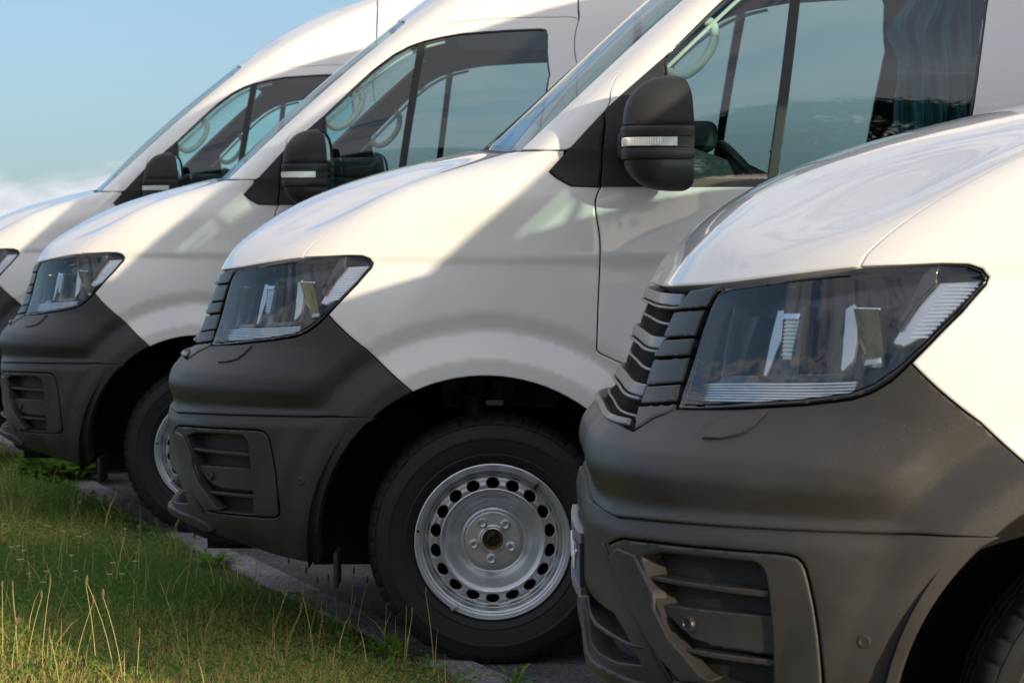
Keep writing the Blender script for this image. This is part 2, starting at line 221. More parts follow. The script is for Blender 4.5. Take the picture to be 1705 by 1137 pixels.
 'arch_front': [(1.4349, 0.7726), (1.4122, 0.7604), (1.3901, 0.747), (1.3689, 0.7325), (1.3486, 0.7168), (1.3293, 0.7002), (1.3112, 0.6824), (1.2943, 0.6637), (1.2786, 0.6439), (1.264, 0.623), (1.2505, 0.601), (1.238, 0.578), (1.2267, 0.5541), (1.2166, 0.5295), (1.208, 0.5044), (1.2008, 0.4791), (1.195, 0.4537), (1.1901, 0.4283), (1.186, 0.4029), (1.1825, 0.3777), (1.1792, 0.3524)],
 'seam_door_rear': [(2.9129, 2.591), (3.0322, 2.3051), (3.0551, 2.0009), (3.0855, 1.7451), (3.0985, 1.5637), (3.1025, 1.182), (3.1019, 0.9001), (3.102, 0.6002), (3.102, 0.36)],
 'seam_roof': [(2.8418, 2.6678), (2.8096, 2.6957), (2.7731, 2.7239), (2.7315, 2.7523), (2.6841, 2.7812), (2.6297, 2.8107), (2.5674, 2.8408), (2.4961, 2.8719), (2.4157, 2.9042), (2.3274, 2.9376), (2.2334, 2.9725), (2.1366, 3.0088), (2.0397, 3.0468), (1.9416, 3.0867), (1.8391, 3.129), (1.7273, 3.1742), (1.5962, 3.2234)],
 'rear_arch': [(4.6, 0.345), (4.6, 0.405), (4.6, 0.464), (4.6, 0.521), (4.6, 0.5752), (4.6, 0.6252), (4.6, 0.6702), (4.6, 0.7093), (4.6, 0.7426), (4.6, 0.7694), (4.6, 0.7893), (4.6, 0.8015), (4.6, 0.8056), (4.6, 0.8015), (4.6, 0.7893), (4.6, 0.7694), (4.6, 0.7426), (4.6, 0.7093), (4.6, 0.6702), (4.6, 0.6252), (4.6, 0.5752), (4.6, 0.521), (4.6, 0.464), (4.6, 0.405), (4.6, 0.345)],
 'sill_bottom': [(2.2149, 0.301), (3.1021, 0.3), (3.102, 0.36), (2.2153, 0.3608)],
}
# ---------------------------------------------------------------- materials
def mat(name, color, rough=.5, metal=0, coat=0, spec=.5, bump=0, bscale=300, var=0, vscale=8, coat_rough=.03):
    m = bpy.data.materials.new(name); m.use_nodes = True; t = m.node_tree; b = t.nodes['Principled BSDF']
    b.inputs['Base Color'].default_value = (*color, 1); b.inputs['Roughness'].default_value = rough
    b.inputs['Metallic'].default_value = metal; b.inputs['Coat Weight'].default_value = coat
    b.inputs['Coat Roughness'].default_value = coat_rough; b.inputs['Specular IOR Level'].default_value = spec
    tcn = t.nodes.new('ShaderNodeTexCoord')
    if bump:
        n = t.nodes.new('ShaderNodeTexNoise'); n.inputs['Scale'].default_value = bscale; n.inputs['Detail'].default_value = 2
        t.links.new(tcn.outputs['Object'], n.inputs['Vector'])
        bp = t.nodes.new('ShaderNodeBump'); bp.inputs['Strength'].default_value = bump; bp.inputs['Distance'].default_value = .001
        t.links.new(n.outputs['Fac'], bp.inputs['Height']); t.links.new(bp.outputs[0], b.inputs['Normal'])
    if var:
        n = t.nodes.new('ShaderNodeTexNoise'); n.inputs['Scale'].default_value = vscale; n.inputs['Detail'].default_value = 6
        t.links.new(tcn.outputs['Object'], n.inputs['Vector'])
        r = t.nodes.new('ShaderNodeMapRange'); r.inputs['From Min'].default_value = .3; r.inputs['From Max'].default_value = .7
        r.inputs['To Min'].default_value = 1-var; r.inputs['To Max'].default_value = 1+var
        t.links.new(n.outputs['Fac'], r.inputs['Value'])
        mx = t.nodes.new('ShaderNodeMix'); mx.data_type = 'RGBA'; mx.blend_type = 'MULTIPLY'; mx.inputs['Factor'].default_value = 1
        mx.inputs['A'].default_value = (*color, 1); t.links.new(r.outputs[0], mx.inputs['B']); t.links.new(mx.outputs['Result'], b.inputs['Base Color'])
        r2 = t.nodes.new('ShaderNodeMapRange'); r2.inputs['From Min'].default_value = .3; r2.inputs['From Max'].default_value = .7
        r2.inputs['To Min'].default_value = max(rough-.06, .02); r2.inputs['To Max'].default_value = rough+.06
        t.links.new(n.outputs['Fac'], r2.inputs['Value']); t.links.new(r2.outputs[0], b.inputs['Roughness'])
    return m
def glass_mat(name, tint, refl=1.5, dirt=0.0):
    m = bpy.data.materials.new(name); m.use_nodes = True; t = m.node_tree; t.nodes.clear()
    o = t.nodes.new('ShaderNodeOutputMaterial'); tr = t.nodes.new('ShaderNodeBsdfTransparent'); gl = t.nodes.new('ShaderNodeBsdfGlossy')
    fr = t.nodes.new('ShaderNodeFresnel'); mx = t.nodes.new('ShaderNodeMixShader')
    tr.inputs[0].default_value = (*tint, 1); gl.inputs['Roughness'].default_value = .012; fr.inputs[0].default_value = refl
    ge = t.nodes.new('ShaderNodeNewGeometry'); mr = t.nodes.new('ShaderNodeMapRange'); mr.inputs['To Min'].default_value = refl; mr.inputs['To Max'].default_value = 1/refl
    t.links.new(ge.outputs['Backfacing'], mr.inputs['Value']); t.links.new(mr.outputs[0], fr.inputs[0])     # the pane mirrors alike from both sides
    t.links.new(fr.outputs[0], mx.inputs[0]); t.links.new(tr.outputs[0], mx.inputs[1]); t.links.new(gl.outputs[0], mx.inputs[2])
    t.links.new(mx.outputs[0], o.inputs[0]); return m
def dusty(m, col=(.20,.17,.13), amount=.9):
    t = m.node_tree; b = t.nodes['Principled BSDF']; src = b.inputs['Base Color'].links[0].from_socket
    tcn = t.nodes.new('ShaderNodeTexCoord'); v = t.nodes.new('ShaderNodeTexVoronoi'); v.inputs['Scale'].default_value = 62; v.inputs['Randomness'].default_value = 1
    n = t.nodes.new('ShaderNodeTexNoise'); n.inputs['Scale'].default_value = 5; n.inputs['Detail'].default_value = 5
    t.links.new(tcn.outputs['Object'], v.inputs['Vector']); t.links.new(tcn.outputs['Object'], n.inputs['Vector'])
    a = t.nodes.new('ShaderNodeMapRange'); a.inputs['From Min'].default_value = .10; a.inputs['From Max'].default_value = .05; t.links.new(v.outputs['Distance'], a.inputs['Value'])
    c = t.nodes.new('ShaderNodeMapRange'); c.inputs['From Min'].default_value = .5; c.inputs['From Max'].default_value = .62; t.links.new(n.outputs['Fac'], c.inputs['Value'])
    k = t.nodes.new('ShaderNodeMath'); k.operation = 'MULTIPLY'; t.links.new(a.outputs[0], k.inputs[0]); t.links.new(c.outputs[0], k.inputs[1])
    k2 = t.nodes.new('ShaderNodeMath'); k2.operation = 'MULTIPLY'; t.links.new(k.outputs[0], k2.inputs[0]); k2.inputs[1].default_value = amount
    mx = t.nodes.new('ShaderNodeMix'); mx.data_type = 'RGBA'; t.links.new(k2.outputs[0], mx.inputs['Factor']); t.links.new(src, mx.inputs['A']); mx.inputs['B'].default_value = (*col, 1)
    t.links.new(mx.outputs['Result'], b.inputs['Base Color']); return m
M = dict(
 paint=mat('white_car_paint', (.80,.79,.765), .34, coat=1, spec=.35, coat_rough=.025),
 plastic=mat('grained_dark_plastic', (.031,.0305,.0305), .44, spec=.45, bump=.5, bscale=700, var=.16, vscale=9),
 plastic2=mat('dark_grille_plastic', (.028,.028,.029), .38, spec=.5, bump=.1, bscale=900),
 bar=mat('grille_bar_grey', (.085,.085,.086), .34, coat=.15),
 matt=mat('matt_black_plastic', (.022,.022,.023), .55, spec=.4, bump=.15, bscale=600),
 gloss=mat('gloss_black', (.008,.008,.009), .08, coat=.5),
 rubber=mat('tyre_rubber', (.017,.017,.018), .62, spec=.35, var=.15, vscale=14, bump=.3, bscale=260),
 seal=mat('rubber_seal', (.012,.012,.012), .45),
 inner=mat('inner_dark', (.012,.012,.012), .8, spec=.2),
 liner=mat('wheel_liner', (.014,.014,.014), .85, spec=.1, bump=.4, bscale=200),
 primer=mat('dusty_inner_wing', (.10,.085,.055), .8, spec=.2, var=.25, vscale=9),
 rim=mat('silver_steel', (.56,.59,.62), .34, metal=.75, coat=.25, var=.06, vscale=10),
 hub=mat('machined_hub', (.58,.60,.62), .42, metal=.7, var=.15, vscale=40),
 brass=mat('hub_grease_ring', (.55,.36,.08), .3, metal=.8),
 hole=mat('hole_dark', (.01,.01,.011), .9, spec=.1),
 chrome=mat('chrome', (.72,.73,.75), .10, metal=1),
 satin=mat('satin_reflector', (.55,.58,.62), .28, metal=.9),
 lampin=mat('lamp_inside', (.012,.013,.018), .25, spec=.6),
 window=glass_mat('tinted_glass', (.68,.87,.87), 1.95),
 screen=glass_mat('windscreen_glass', (.66,.85,.84), 1.62),
 lens=glass_mat('lamp_lens', (.92,.94,.95), 1.75),
 clear=mat('clear_indicator', (.62,.63,.62), .12, coat=1),
 trim=mat('cream_trim', (.70,.70,.60), .55),
 dash=mat('dashboard', (.03,.031,.033), .6, bump=.2, bscale=500),
 seat=mat('seat_cloth', (.05,.052,.055), .9, var=.15, vscale=60),
 lining=mat('head_lining', (.30,.31,.30), .85),
 cloth=mat('teal_curtain', (.035,.10,.115), .75, var=.35, vscale=7),
 plate=mat('blue_plate', (.022,.028,.16), .35, coat=.4),
 white=mat('white_print', (.75,.75,.75), .5),
 label=mat('white_label', (.30,.35,.38), .6),
 mirror=mat('mirror_glass', (.8,.82,.85), .02, metal=1),
)
dusty(M['plastic'], amount=.3)
# ---------------------------------------------------------------- mesh helpers
def link(name, me, m, parent=None, kind=None):
    o = bpy.data.objects.new(name, me); COL.objects.link(o)
    if m is not None and not me.materials: me.materials.append(m)
    if parent is not None: o.parent = parent
    if kind: o['kind'] = kind
    return o
def pip(poly, x, y):
    """points in polygon, vectorised"""
    inside = np.zeros(len(x), bool); n = len(poly)
    for i in range(n):
        x0, y0 = poly[i]; x1, y1 = poly[(i+1) % n]
        if y0 == y1: continue
        c = ((y0 > y) != (y1 > y)) & (x < (x1-x0)*(y-y0)/(y1-y0)+x0); inside ^= c
    return inside
def area2(p): return sum(p[i][0]*p[(i+1) % len(p)][1]-p[(i+1) % len(p)][0]*p[i][1] for i in range(len(p)))
def inset(poly, d):
    """shrink a polygon by d (mitred)"""
    p = np.array(poly, float); 
    if area2(poly) < 0: p = p[::-1]
    a = np.roll(p, 1, 0); b = np.roll(p, -1, 0)
    e0 = p-a; e1 = b-p; e0 /= np.linalg.norm(e0, axis=1)[:,None]+1e-12; e1 /= np.linalg.norm(e1, axis=1)[:,None]+1e-12
    n0 = np.stack([-e0[:,1], e0[:,0]], 1); n1 = np.stack([-e1[:,1], e1[:,0]], 1); k = 1+(n0*n1).sum(1)
    k = np.maximum(k, .5)
    return [tuple(q) for q in p+(n0+n1)/k[:,None]*d]
def dense(poly, step):
    out = []
    for i in range(len(poly)):
        a = poly[i]; b = poly[(i+1) % len(poly)]; L_ = math.hypot(b[0]-a[0], b[1]-a[1])
        if L_ < 1e-6: continue
        n = max(1, int(math.ceil(L_/step)))
        for k in range(n): out.append((a[0]+(b[0]-a[0])*k/n, a[1]+(b[1]-a[1])*k/n))
    return out
def smooth_poly(poly, it=1):
    for _ in range(it):
        q = []
        for i in range(len(poly)):
            a = poly[i]; b = poly[(i+1) % len(poly)]
            q += [(.75*a[0]+.25*b[0], .75*a[1]+.25*b[1]), (.25*a[0]+.75*b[0], .25*a[1]+.75*b[1])]
        poly = q
    return poly
def tri_region(outer, holes, step, ring=.004, extra=None):
    """triangulate a polygon with holes; returns points, triangles, mask of rim points"""
    loops = []; rim = []
    o = dense(outer, step); loops.append(o)
    if area2(o) < 0: o.reverse()
    inner_loops = []
    if ring: inner_loops.append(dense(inset(outer, ring), step))
    for h in holes:
        h = dense(h, step)
        if area2(h) < 0: h.reverse()
        loops.append(h)
        if ring: inner_loops.append(dense(inset(h, -ring), step))
    verts = []; edges = []
    for l in loops:
        s = len(verts); verts += l; edges += [(s+i, s+(i+1) % len(l)) for i in range(len(l))]
    for l in inner_loops:
        s = len(verts); verts += l; edges += [(s+i, s+(i+1) % len(l)) for i in range(len(l))]
    xs = [p[0] for p in outer]; ys = [p[1] for p in outer]
    gx = np.arange(min(xs)+step*.5, max(xs), step); gy = np.arange(min(ys)+step*.5, max(ys), step)
    X, Y = np.meshgrid(gx, gy); X = X+(np.arange(X.shape[0])[:,None] % 2)*step*.5; X = X.ravel(); Y = Y.ravel()
    mar = max(ring*1.6, step*.35); ok = pip(inset(outer, mar), X, Y)
    for h in holes:
        hh = h if area2(h) > 0 else h[::-1]
        ok &= ~pip(inset(hh, -mar), X, Y)
    verts += list(zip(X[ok].tolist(), Y[ok].tolist()))
    if extra: verts += extra
    vo, eo, fo, ov, oe, of = delaunay_2d_cdt([Vector(v) for v in verts], edges, [], 0, 1e-6)
    pts = np.array([(v.x, v.y) for v in vo]); F = np.array([f[:] for f in fo if len(f) == 3])
    c = pts[F].mean(1); keep = pip(outer, c[:,0], c[:,1])
    for h in holes: keep &= ~pip(h, c[:,0], c[:,1])
    F = F[keep]
    a = pts[F]; ar = (a[:,1,0]-a[:,0,0])*(a[:,2,1]-a[:,0,1])-(a[:,2,0]-a[:,0,0])*(a[:,1,1]-a[:,0,1])
    F[ar < 0] = F[ar < 0][:, ::-1]
    F = F[np.abs(ar) > 1e-10]
    return pts, F
def rim_edges(F):
    from collections import Counter
    cnt = Counter(); 
    for f in F.tolist():
        for i in range(3):
            cnt[(f[i], f[(i+1) % 3])] += 1
    return [e for e in cnt if (e[1], e[0]) not in cnt]
def shell(pts, F, lift, thick=.012, bevel=.0018, back=False):
    """lift(points, offset) -> positions, normals. Face sheet, softly turned rim and a skirt inwards."""
    p, n = lift(pts, 0.0); E = rim_edges(F)
    p = p.copy(); n = n.copy()
    tan = {}
    for a, b in E:
        t = p[b]-p[a]; L_ = np.linalg.norm(t)
        if L_ < 1e-9: continue
        s = np.cross(t/L_, n[a])           # outwards in the sheet
        tan.setdefault(a, []).append(s); tan.setdefault(b, []).append(s)
    V = [p]; NN = [n.copy()]; base_n = len(p); idx = {}; k = base_n; low = []; sn = []
    for a, s in tan.items():
        s = np.mean(s, 0); s = s/(np.linalg.norm(s)+1e-9)
        if bevel: V[0][a] = p[a]-n[a]*bevel; NN[0][a] = (n[a]*.75+s*.66); NN[0][a] /= np.linalg.norm(NN[0][a])
        idx[a] = (k, k+1); k += 2
        low += [V[0][a], p[a]-n[a]*(thick)]; sn += [s, s]
    verts = np.concatenate([V[0], np.array(low)]) if low else V[0]
    nor = np.concatenate([NN[0], np.array(sn)]) if low else NN[0]
    faces = F.tolist()
    for a, b in E:
        if a in idx and b in idx: faces.append([idx[b][0], idx[a][0], idx[a][1], idx[b][1]])
    return verts, nor, faces
def make_mesh(name, verts, faces, normals=None):
    me = bpy.data.meshes.new(name); me.from_pydata(np.asarray(verts).tolist(), [], faces)
    me.polygons.foreach_set('use_smooth', [True]*len(me.polygons))
    if normals is not None: me.normals_split_custom_set_from_vertices(np.asarray(normals).tolist())
    me.update(); return me
def panel(name, outer, m, parent, holes=(), off=0.0, thick=.012, gap=.0018, step=.022, bevel=.0015, mirror=True, ring=.004, tilt=0):
    """a pressed panel on the skin, and its twin on the other flank"""
    outer = [tuple(q) for q in outer]
    if gap: outer = inset(outer, gap); holes = [inset(h if area2(h) > 0 else h[::-1], -gap) for h in holes]
    if area2(outer) < 0: outer = outer[::-1]
    pts, F = tri_region(outer, list(holes), step, ring)
    def lift(q, o):
        o2 = off+o+(tilt*(q[:,1]-1.02) if tilt else 0)
        return P(q[:,0], q[:,1], o2)
    v, n, f = shell(pts, F, lift, thick, bevel)
    # (u, v) with normal n outwards: check the winding once
    ff = F; cr_ = np.cross(v[ff[:,1]]-v[ff[:,0]], v[ff[:,2]]-v[ff[:,0]])
    if (cr_*n[ff[:,0]]).sum() < 0: f = [x[::-1] for x in f]
    if tilt: n = None
    me = make_mesh(name, v, f, n); o = link(name, me, m, parent); res = [o]
    if tilt: sharp_smooth(me, 30)
    if mirror:
        v2 = v*np.array([1,-1,1]); n2 = n*np.array([1,-1,1]) if n is not None else None
        me2 = make_mesh(name, v2, [x[::-1] for x in f], n2); res.append(link(name, me2, m, parent[1] if isinstance(parent, tuple) else parent))
    return res
def mirror_poly(half):
    """half outline from the centreline out and back to the centreline -> full outline"""
    return half + [(-u, v) for u, v in reversed(half) if u > 1e-6]
def lathe(profile, seg, axis='Y', a0=0, a1=2*math.pi, jitter=None):
    """profile [(r, y)] turned about the Y axis"""
    V = []; Fc = []; n = len(profile); closed = abs(a1-a0-2*math.pi) < 1e-6; m_ = seg if closed else seg+1
    for i in range(m_):
        a = a0+(a1-a0)*i/seg
        for j, (r, y) in enumerate(profile):
            rr = r if jitter is None else r+jitter(i, j)
            V.append((rr*math.cos(a), y, rr*math.sin(a)))
    for i in range(seg):
        i2 = (i+1) % m_
        for j in range(n-1): Fc.append([i*n+j, i2*n+j, i2*n+j+1, i*n+j+1])
    return V, Fc
def sharp_smooth(me, angle=35):
    me.polygons.foreach_set('use_smooth', [True]*len(me.polygons)); me.update()
    try: me.set_sharp_from_angle(angle=math.radians(angle))
    except Exception: pass
    return me
def simple(name, V, Fc, m, parent=None, angle=35, kind=None, fix=True):
    me = bpy.data.meshes.new(name); me.from_pydata([tuple(map(float, q)) for q in V], [], Fc)
    if fix:
        b = bmesh.new(); b.from_mesh(me); bmesh.ops.remove_doubles(b, verts=b.verts, dist=1e-6); bmesh.ops.recalc_face_normals(b, faces=b.faces); b.to_mesh(me); b.free()
    sharp_smooth(me, angle); return link(name, me, m, parent, kind)
def boxm(c, s, bev=0.0, seg=2, rot=None):
    b = bmesh.new(); bmesh.ops.create_cube(b, size=1); bmesh.ops.scale(b, vec=s, verts=b.verts)
    if bev: bmesh.ops.bevel(b, geom=b.edges[:], offset=bev, segments=seg, profile=.6, affect='EDGES')
    if rot is not None: bmesh.ops.rotate(b, matrix=rot, verts=b.verts)
    bmesh.ops.translate(b, vec=c, verts=b.verts)
    V = [v.co[:] for v in b.verts]; Fc = [[v.index for v in f.verts] for f in b.faces]; b.free(); return V, Fc
def tube(path, r, seg=8, closed=False, cap=True):
    pts = [Vector(p) for p in path]; V = []; Fc = []; n = len(pts); up = Vector((.13,.2,.97))
    for i, p in enumerate(pts):
        t = (pts[(i+1) % n] if (closed or i < n-1) else p)-(pts[i-1] if (closed or i > 0) else p); t.normalize()
        x = t.cross(up).normalized(); y = x.cross(t); rr = r[i] if isinstance(r, (list, tuple)) else r
        for k in range(seg):
            a = 2*math.pi*k/seg; V.append(tuple(p+x*rr*math.cos(a)+y*rr*math.sin(a)))
    for i in range(n if closed else n-1):
        j = (i+1) % n
        for k in range(seg): Fc.append([i*seg+k, i*seg+(k+1) % seg, j*seg+(k+1) % seg, j*seg+k])
    if cap and not closed: Fc.append(list(range(seg))[::-1]); Fc.append([(n-1)*seg+k for k in range(seg)])
    return V, Fc
def catmull(pts, n=8, closed=False):
    out = []; N_ = len(pts)
    for i in range(N_ if closed else N_-1):
        p = [np.array(pts[(i+k-1) % N_ if closed else min(max(i+k-1, 0), N_-1)], float) for k in range(4)]
        for k in range(n):
            t = k/n; out.append(tuple(.5*((2*p[1])+(-p[0]+p[2])*t+(2*p[0]-5*p[1]+4*p[2]-p[3])*t*t+(-p[0]+3*p[1]-3*p[2]+p[3])*t**3)))
    if not closed: out.append(tuple(map(float, pts[-1])))
    return out
def merge(*parts):
    V = []; Fc = []
    for v, f in parts:
        s = len(V); V += [tuple(q) for q in v]; Fc += [[i+s for i in x] for x in f]
    return V, Fc
def mir(vf): return [(x, -y, z) for x, y, z in vf[0]], [f[::-1] for f in vf[1]]
def pair(name, vf, m, parent, angle=35):
    return [simple(name, *vf, m, parent, angle), simple(name, *mir(vf), m, parent, angle)]
def pt(u, v, off=0.0): return P([u], [v], off)[0][0]
def disc_on_skin(u, v, r, h, off, seg=20, inner=None):
    """little round plug (sensor) standing on the skin"""
    p, n = P([u], [v], off); p = Vector(p[0]); n = Vector(n[0]); x = n.orthogonal().normalized(); y = n.cross(x)
    prof = [(0, h*.55), (r*.55, h*.55), (r*.62, h), (r*.92, h), (r, h*.7), (r, -.004)] if inner is None else inner
    V = []; Fc = []
    for i in range(seg):
        a = 2*math.pi*i/seg
        for rr, hh in prof: V.append(tuple(p+x*rr*math.cos(a)+y*rr*math.sin(a)+n*hh))
    k = len(prof)
    for i in range(seg):
        j = (i+1) % seg
        for q in range(k-1): Fc.append([i*k+q, j*k+q, j*k+q+1, i*k+q+1])
    return V, Fc

# ---------------------------------------------------------------- the wheel (axle along Y, outer face at -Y)
def build_wheel(parent_xf):
    R = .356
    # tyre: profile from the inner bead over the tread to the outer bead
    prof = [(.212,.105),(.225,.112),(.262,.120),(.300,.121),(.325,.115),(.342,.102),(.3525,.085),(.3555,.05),(.3555,.046),(.347,.045),(.347,.036),(.356,.035),(.356,.006),(.347,.005),(.347,-.005),(.356,-.006),(.356,-.035),(.347,-.036),(.347,-.045),(.3555,-.046),(.3555,-.052),(.3535,-.078),(.3490,-.090),(.3400,-.103),(.3330,-.108),(.3315,-.1065),(.3290,-.1105),(.318,-.1165),(.300,-.1205),(.297,-.1225),(.292,-.1225),(.289,-.1205),(.262,-.118),(.250,-.1150),(.247,-.1165),(.243,-.1155),(.232,-.110),(.224,-.104),(.222,-.098),(.216,-.095)]
    seg = 240
    shoulder = {20,21,22,23,24}
    def jit(i, j):
        if j in shoulder and i % 5 == 0: return -.0055
        if j in (5,6,7) and i % 5 == 0: return -.0055
        if j in (11,12,15,16) and i % 5 == 2: return -.004
        return 0
    V, Fc = lathe(prof, seg, jitter=jit)
    # flatten a little at the road
    V = [(x, y*(1+.05*max(0, (-z-.30)/.05) if z < -.30 else y*0+1), max(z, -.3455)) for x, y, z in V]
    tyre = simple('wheel', V, Fc, M['rubber'], parent_xf, 28)
    # rim flange and barrel
    rp = [(.2035,-.040),(.2035,-.075),(.2065,-.088),(.209,-.0925),(.2145,-.0945),(.2190,-.1005),(.2215,-.1075),(.2210,-.1110),(.2180,-.1120),(.2145,-.1085),(.2110,-.1010),(.2060,-.0975),(.2045,-.0985),(.2035,-.0945),(.1985,-.0900),(.1965,-.0800),(.1925,-.0740),(.1900,-.0600)]
    V, Fc = lathe(rp, 128); simple('rim', V, Fc, M['rim'], tyre, 30)
    V, Fc = lathe([(.1900,-.062),(.185,.01),(.19,.09),(.21,.105)], 64); simple('rim_barrel', V, Fc, M['hole'], tyre)
    V, Fc = lathe([(.186,.0),(.05,.0),(.02,-.01)], 48); simple('brake_drum', V, Fc, M['hole'], tyre)
    # disc of the wheel with eighteen real holes
    outer = [(.1905*math.cos(a), .1905*math.sin(a)) for a in np.linspace(0, 2*math.pi, 120, endpoint=False)]
    bore = [(.033*math.cos(a), .033*math.sin(a)) for a in np.linspace(0, 2*math.pi, 40, endpoint=False)]
    holes = [bore]
    for k in range(18):
        a = math.radians(10+k*20); ca, sa = math.cos(a), math.sin(a); h = []
        for q in np.linspace(0, 2*math.pi, 22, endpoint=False):
            rr = .1645+.0138*math.sin(q); t = .0195*math.cos(q); h.append((rr*ca-t*sa, rr*sa+t*ca))
        holes.append(h)
    pr = [0,.030,.034,.037,.040,.075,.079,.083,.092,.112,.133,.1455,.1505,.1555,.176,.184,.1865,.1905]
    py = [-.040,-.040,-.049,-.049,-.0465,-.0455,-.0455,-.036,-.034,-.052,-.080,-.0905,-.0880,-.0740,-.0630,-.0630,-.0700,-.0760]
    pts, F = tri_region(outer, holes, .0042, ring=.0018)
    def prf(r): return np.interp(r, pr, py)
    def sm(r): return (prf(r-.0016)+2*prf(r)+prf(r+.0016))/4
    def lift(q, o):
        r = np.hypot(q[:,0], q[:,1])+1e-9; y = sm(r); s = (sm(r+.0015)-sm(r-.0015))/.003
        n = np.stack([s*q[:,0]/r, -np.ones(len(q)), s*q[:,1]/r], 1)*np.array([1,1,1]); n /= np.linalg.norm(n, axis=1)[:,None]
        return np.stack([q[:,0], y, q[:,1]], 1), n
    v, n, f = shell(pts, F, lift, .004, .0012)
    a = v[f[0][1]]-v[f[0][0]]; b = v[f[0][2]]-v[f[0][0]]
    if np.dot(np.cross(a, b), n[f[0][0]]) < 0: f = [x[::-1] for x in f]
    link('rim_disc', make_mesh('rim_disc', v, f, n), M['rim'], tyre)
    for k in range(5):
        a = math.radians(-90-4+72*k); c = (.0555*math.cos(a), .0555*math.sin(a))
        V, Fc = lathe([(0,-.062),(.0048,-.062),(.0055,-.0655),(.0090,-.0670),(.0110,-.064),(.0115,-.0525),(.0145,-.0500),(.0150,-.043)], 12)
        simple('wheel_bolt', [(x+c[0], y, z+c[1]) for x, y, z in V], Fc, M['hub'], tyre)
    V, Fc = lathe([(.0345,-.040),(.0340,-.052),(.0310,-.054),(.0290,-.046)], 40); simple('hub_ring', V, Fc, M['hub'], tyre)
    V, Fc = lathe([(.0300,-.044),(.0270,-.0515),(.0245,-.0460),(.0225,-.036)], 40); simple('hub_seal', V, Fc, M['brass'], tyre)
    V, Fc = lathe([(.0228,-.036),(.012,-.038),(.011,-.046),(.0065,-.050),(.0045,-.056),(.003,-.0545),(0,-.0545)], 32); simple('axle_end', V, Fc, M['lampin'], tyre)
    V, Fc = tube([(.118,-.080,.150),(.124,-.098,.157),(.128,-.104,.162)], [.0045,.0042,.003], 10); simple('valve', V, Fc, M['matt'], tyre)
    V, Fc = boxm((-.108,-.1120,-.186), (.024,.006,.012), .002, rot=None); 
    Rm = Matrix.Rotation(math.radians(-30), 3, 'Y'); c0 = Vector((-.108,-.110,-.186))
    V = [tuple(Rm @ (Vector(q)-c0)+c0) for q in V]; simple('balance_weight', V, Fc, M['satin'], tyre)
    for a in (math.radians(172),):
        V, Fc = lathe([(0,-.1123),(.004,-.1125),(.0042,-.110)], 12); simple('rim_mark', [(x+.213*math.cos(a), y+.003, z+.213*math.sin(a)) for x, y, z in V], Fc, M['hole'], tyre)
    return tyre

